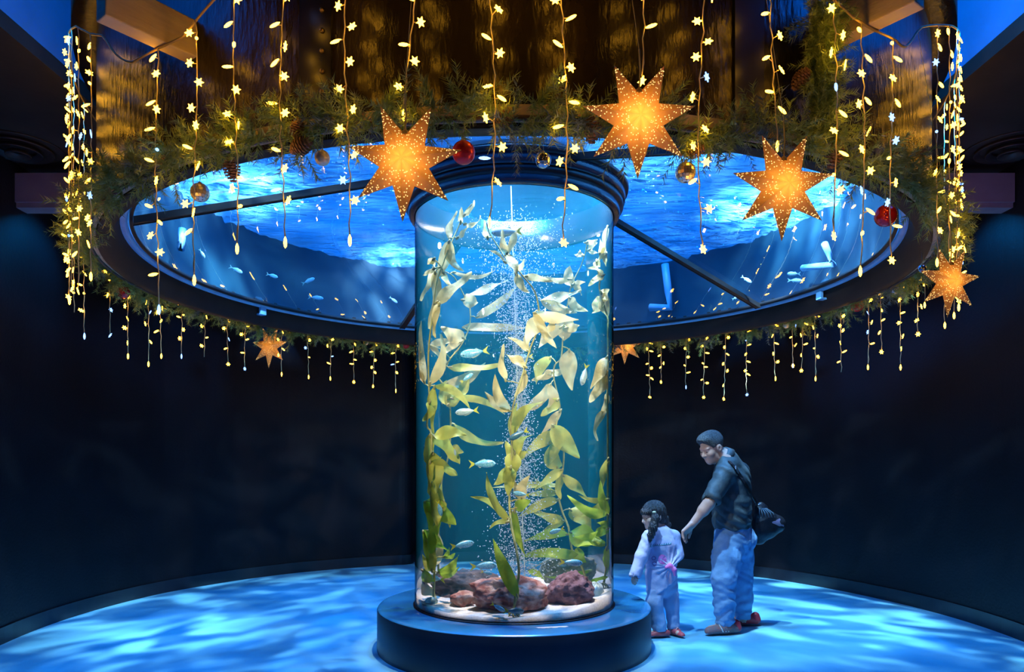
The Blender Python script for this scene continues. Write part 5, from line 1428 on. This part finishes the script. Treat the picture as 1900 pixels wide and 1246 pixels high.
# ------------------------------------------------------------------ shoulder bag
bagc = P(1425, 972, 6.42)
bag = thing('shoulder_bag', 'black nylon shoulder bag with a shiny side pocket hanging behind the person', 'bag', bagc)
F = Field(v3(bagc) - 0.25, v3(bagc) + 0.25, 0.006)
F.cap(P(1414, 982, 6.42), P(1440, 972, 6.42), 0.098, 0.085, 0.05, 'u', ((0, 1, 0), 0.75))
F.cap(P(1412, 945, 6.42), P(1412, 982, 6.42), 0.05, 0.092, 0.06, 'u', ((0, 1, 0), 0.8)); F.cap(P(1410, 938, 6.42), P(1420, 960, 6.42), 0.03, 0.09, 0.05, 'u', ((0, 1, 0), 0.8))
F.cap(P(1405, 1000, 6.43), P(1406, 990, 6.43), 0.05, 0.055, 0.04)
F.wrinkle(lambda X, Y, Z: 0.004 * np.sin(40 * X + 30 * Z + 2 * np.sin(18 * Z)))
bb = F.obj('bag_body', M_bag, bag, bagc)
h = snap(bb, bagc, [1432, 1447, 1455, 1446], [968, 961, 975, 988], 0.006)
if all(h):
    pv = [q[0] - bagc for q in h]; ctr = sum(pv, Vector()) / 4 - Vector((0, 0.018, 0))
    n4 = [ctr] + pv; mk('shiny_pocket', n4, [(0, 1, 2), (0, 2, 3), (0, 3, 4), (0, 4, 1)], M_bagp, bag, True)
g = G()
for k in range(6):
    xs = [1409 + k * 2.5, 1409 + k * 5.0, 1410 + k * 5.6]; h = snap(bb, bagc, xs, [942, 951, 960], 0.001)
    if all(h): g.tube([q[0] - bagc for q in h], [0.003, 0.006, 0.003], 5)
g.mk('gathered_flap', mat_p('bag_flap', (0.10, 0.14, 0.17), None, 20, 0.5), bag, True)
# strap over the near shoulder to the bag
SV = [v.co + Vector(base) for v in shirt.data.vertices]
sb = BVHTree.FromPolygons(SV, [tuple(p.vertices) for p in shirt.data.polygons])
path = []
for x, y in ((1352, 857), (1357, 862), (1362, 868), (1367, 875), (1372, 882), (1376, 889), (1380, 896), (1384, 903)):
    d = (P(x, y, 1) - Vector((0, 0, CAMZ))).normalized(); hh, nn, ii, dd = sb.ray_cast(Vector((0, 0, CAMZ)), d)
    if hh is not None:
        nn = nn if nn.dot(d) < 0 else -nn
        path.append((hh + nn * 0.010, nn))
lastY = path[-1][0].y if path else 6.2
for q in (P(1391.5, 912, lastY + 0.05), P(1396, 920, lastY + 0.13), P(1402, 930, 6.39), P(1409, 941, 6.42)): path.append((q, Vector((0.3, -0.9, 0.3)).normalized()))
v = []; f = []
for i, (p, n_) in enumerate(path):       # a flat webbing strap lying on the shirt, then running free to the bag
    t_ = (path[min(i + 1, len(path) - 1)][0] - path[max(i - 1, 0)][0]).normalized(); sd = t_.cross(n_).normalized(); nn = sd.cross(t_).normalized()
    if nn.dot(n_) < 0: nn = -nn
    sd = sd * 0.0145; nn = nn * 0.004
    v += [p - sd - nn - bagc, p + sd - nn - bagc, p + sd + nn - bagc, p - sd + nn - bagc]
for i in range(len(path) - 1):
    for k in range(4): f.append((i * 4 + k, i * 4 + (k + 1) % 4, i * 4 + 4 + (k + 1) % 4, i * 4 + 4 + k))
f += [(3, 2, 1, 0), tuple(len(v) - 4 + k for k in range(4))]
mk('strap', v, f, M_bag, bag)
mo = P(1408, 937, 6.40) - bagc
G().ball(mo, 0.016, 8, 6).mk('strap_buckle', M_metal, bag, True)
if len(path) > 6:
    (pa, na), (pb, nb) = path[2], path[3]; ax_ = (pb - pa) * 0.55; sd = ax_.normalized().cross(na).normalized()
    G().obox((pa + pb) / 2 + na * 0.006 - bagc, ax_, sd * 0.017, na * 0.004).mk('strap_slider', M_metal, bag)

# ------------------------------------------------------------------ the girl
gb = P(1232, 1178, 6.06); gb.z = 0
girl = thing('person', 'child with dark ponytails in a knotted lavender top and pink shoes', 'person', gb)
ghc = P(1212, 955.5, 6.06); Rg = frame((-0.90, -0.34, -0.20)); gs = 0.92
gneck = P(1224, 984, 6.08)
shL = P(1204, 995, 5.97); elL = P(1190, 1032, 5.93); wrL = P(1178, 1068, 5.90)
shR = P(1250, 995, 6.14); elR = P(1257, 1028, 6.12); wrR = P(1243, 1045, 6.00)
gch = P(1226, 1010, 6.06); gbe = P(1226, 1045, 6.06); gpe = P(1228, 1075, 6.07)
hpL = P(1219, 1080, 6.04); knL = P(1214, 1118, 6.00); anL = P(1222, 1158, 6.02)
hpR = P(1240, 1078, 6.12); knR = P(1246, 1118, 6.10); anR = P(1249, 1158, 6.09)
F = Field((0.90, 5.72, 0.0), (1.50, 6.36, 1.2), 0.005)
Wg = head_field(F, ghc, Rg, gs, 0.012)
F.cap(Wg(-0.03, 0, -0.05), gneck, 0.040, 0.042, 0.02)
F.chain([gneck, gch, gbe, gpe], [0.06, 0.075, 0.08, 0.085], 0.04)
F.chain([shL, elL, wrL], [0.036, 0.03, 0.022], 0.012); F.chain([shR, elR, wrR], [0.036, 0.03, 0.022], 0.012)
F.cap(gneck, shL, 0.035, 0.036, 0.02); F.cap(gneck, shR, 0.035, 0.036, 0.02)
hand_field(F, wrL, P(1175.5, 1074.5, 5.895), (0.5, -0.85, 0.2), (0.10, 0.05, -1), 0.66, 0.5, 1)
hand_field(F, wrR, wrR + Vector((-0.03, -0.02, -0.03)), (0, -0.6, 0.6), (-0.7, -0.3, -0.5), 0.6, 0.6, -1)
F.chain([hpL, knL, anL], [0.055, 0.045, 0.032], 0.02); F.chain([hpR, knR, anR], [0.055, 0.045, 0.032], 0.02)
for an, dv in ((anL, (-0.95, -0.2, 0)), (anR, (0.35, -0.9, 0))):
    F.cap(an, Vector((an.x, an.y, 0.04)), 0.032, 0.03, 0.02); F.cap(Vector((an.x, an.y, 0.04)), Vector((an.x, an.y, 0.036)) + Vector(dv) * 0.075, 0.026, 0.022, 0.02)
F.obj('body', M_skin2, girl, gb)
face_details(girl, Wg, Rg, gs, gb, M_hair)
# hair cap with fringe, two side tails
F = Field(v3(ghc) - 0.2, v3(ghc) + np.array((0.2, 0.2, 0.17)), 0.0045)
F.ell(Wg(-0.016, 0, 0.035), np.array((0.113, 0.095, 0.102)) * gs, Rg, 0.0)
F.ell(Wg(-0.05, 0, -0.02), np.array((0.075, 0.085, 0.085)) * gs, Rg, 0.02)
F.ell(Wg(0.075, 0, 0.045), np.array((0.04, 0.065, 0.035)) * gs, Rg, 0.02)
F.ell(Wg(0.105, 0, -0.045), np.array((0.085, 0.11, 0.075)) * gs, Rg, 0.01, 's')
for q in (-1, 1): F.ell(Wg(0.045, q * 0.09, -0.05), np.array((0.06, 0.05, 0.065)) * gs, Rg, 0.01, 's')
F.cut(Wg(-0.05, 0, -0.10), Rg @ np.array((0.2, 0, -1.0)))
F.wrinkle(lambda X, Y, Z: 0.0018 * np.sin(330 * X + 40 * Z) + 0.0014 * np.sin(420 * Y + 60 * Z))
F.obj('hair', M_hair, girl, gb)
def tail(path, rad, nm):
    F = Field(np.min([v3(p) for p in path], 0) - 0.08, np.max([v3(p) for p in path], 0) + 0.08, 0.0045)
    F.chain(path, rad, 0.02)
    F.wrinkle(lambda X, Y, Z: 0.003 * np.sin(280 * X + 14 * np.sin(8 * Z)) + 0.002 * np.sin(300 * Y))
    return F.obj(nm, M_hair, girl, gb)
tail([P(1214, 951, 5.95), P(1216, 962, 5.925), P(1212, 978, 5.905), P(1208, 992, 5.90), P(1206.5, 1004, 5.90)], [0.018, 0.032, 0.034, 0.026, 0.008], 'ponytail')
tail([P(1222, 950, 6.15), P(1232, 962, 6.16), P(1238, 974, 6.17), P(1240, 982, 6.18)], [0.02, 0.035, 0.028, 0.010], 'ponytail')
G().ball(P(1214, 950, 5.938) - gb, 0.013, 10, 7, (1.3, 1.0, 0.8)).mk('hair_tie', mat_p('hair_tie', (0.75, 0.72, 0.45), None, 30, 0.4), girl, True)
# long-sleeved top, hem gathered into a knot on one side
F = Field((0.88, 5.72, 0.30), (1.50, 6.38, 1.02), 0.006)
sq = ((0.45, -0.9, 0), 0.85)
F.chain([P(1226, 992, 6.06), gch, gbe, P(1227, 1068, 6.07), P(1226, 1095, 6.05)], [0.085, 0.122, 0.126, 0.132, 0.125], 0.04, sq)
F.cap(gneck, shL, 0.05, 0.052, 0.03); F.cap(gneck, shR, 0.05, 0.052, 0.03)
F.chain([shL, elL, wrL.lerp(elL, 0.04)], [0.054, 0.052, 0.050], 0.015); F.chain([shR, elR, wrR], [0.056, 0.052, 0.045], 0.015)
F.cap(P(1222, 976, 6.07), gneck, 0.05, 0.05, 0.006, 's')
F.cap(wrL.lerp(elL, -0.02), wrL + (wrL - elL) * 0.6, 0.042, 0.042, 0.004, 's')
F.cut(P(1214, 1100, 6.03), (-0.42, 0.0, -0.9) if False else (0.55, 0, -0.84))
F.ell(P(1243, 1050, 5.95), (0.035, 0.03, 0.028), None, 0.02)
kx, kz = P(1243, 1050, 5.95).x, P(1243, 1050, 5.95).z
F.wrinkle(lambda X, Y, Z: 0.006 * np.sin(9 * np.arctan2(Z - kz, X - kx + 1e-6) * 1.6) * np.exp(-((X - kx) ** 2 + (Z - kz) ** 2) / 0.022) + 0.0022 * np.sin(55 * Z + 48 * X + 3 * np.sin(16 * X + 9 * Z)) * np.sin(14 * Z + 11 * X))
top = F.obj('knotted_top', M_tee, girl, gb)
# trousers
F = Field((0.95, 5.75, 0.03), (1.48, 6.35, 0.62), 0.006)
F.cap(P(1228, 1065, 6.07), P(1229, 1085, 6.07), 0.108, 0.105, 0.03, 'u', sq)
F.chain([hpL, knL, P(1220, 1145, 6.01), P(1223, 1162, 6.02)], [0.078, 0.070, 0.058, 0.062], 0.02); F.chain([hpR, knR, P(1249, 1145, 6.09), P(1249, 1160, 6.09)], [0.078, 0.064, 0.052, 0.052], 0.02)
F.cut((0, 0, 0.055), (0, 0, -1))
F.wrinkle(lambda X, Y, Z: 0.004 * np.sin(60 * Z - 50 * X + 3 * np.sin(14 * Z)) * np.sin(15 * Z + 20 * X))
F.obj('trousers', M_leg, girl, gb)
shoe(girl, P(1228, 1165, 6.01), (-0.95, -0.22, 0), 0.17, 0.032, gb, M_pinks, M_pinks, M_dark, low=True)
shoe(girl, P(1251, 1168, 6.08), (0.45, -0.88, 0), 0.165, 0.032, gb, M_pinks, M_pinks, M_dark, low=True)
# knot tail and prints and a pink patch on the top
F = Field(v3(P(1248, 1055, 5.95)) - 0.09, v3(P(1248, 1055, 5.95)) + 0.09, 0.004)
F.chain([P(1243, 1049, 5.93), P(1251, 1056, 5.93), P(1252, 1066, 5.94)], [0.02, 0.018, 0.010], 0.015); F.cap(P(1243, 1049, 5.93), P(1236, 1052, 5.92), 0.02, 0.012, 0.015)
F.obj('knot', M_pink, girl, gb)
off = Vector(gb)
xs, ys = [], []
for k in range(46):      # the teal script line across the chest: loops of handwriting
    u = k / 45; xs.append(1206 + 40 * u + 1.3 * math.sin(u * 62)); ys.append(1012 - 4.5 * u + (3.4 if k < 5 else 2.0) * math.cos(u * 62 + 0.6))
h = snap(top, off, xs, ys, 0.002); pp = [q[0] - off for q in h if q]
if len(pp) > 8: G().tube(pp, 0.0022, 4).mk('script_lettering', M_teal, girl)
for cx_, cy_ in ((1213, 1035), (1214, 1045)):
    n = 14; h = snap(top, off, [cx_] + [cx_ + 4.2 * math.cos(2 * PI * k / n) for k in range(n)], [cy_] + [cy_ + 3.6 * math.sin(2 * PI * k / n) for k in range(n)], 0.003)
    if all(h): mk('round_print', [q[0] - off for q in h], [(0, 1 + k, 1 + (k + 1) % n) for k in range(n)], M_purple, girl)
    h = snap(top, off, [cx_] + [cx_ + 3.0 * math.cos(2 * PI * k / n) for k in range(n)], [cy_] + [cy_ + 2.5 * math.sin(2 * PI * k / n) for k in range(n)], 0.005)
    if all(h): mk('round_print', [q[0] - off for q in h], [(0, 1 + k, 1 + (k + 1) % n) for k in range(n)], M_tee, girl)
n = 12; ox = [1229 + 8 * math.cos(2 * PI * k / n) for k in range(n)]; oy = [1037 + 9 * math.sin(2 * PI * k / n) for k in range(n)]
h = snap(top, off, [1229] + ox, [1037] + oy, 0.003)
if all(h): mk('pink_patch', [q[0] - off for q in h], [(0, 1 + k, 1 + (k + 1) % n) for k in range(n)], M_pink, girl)
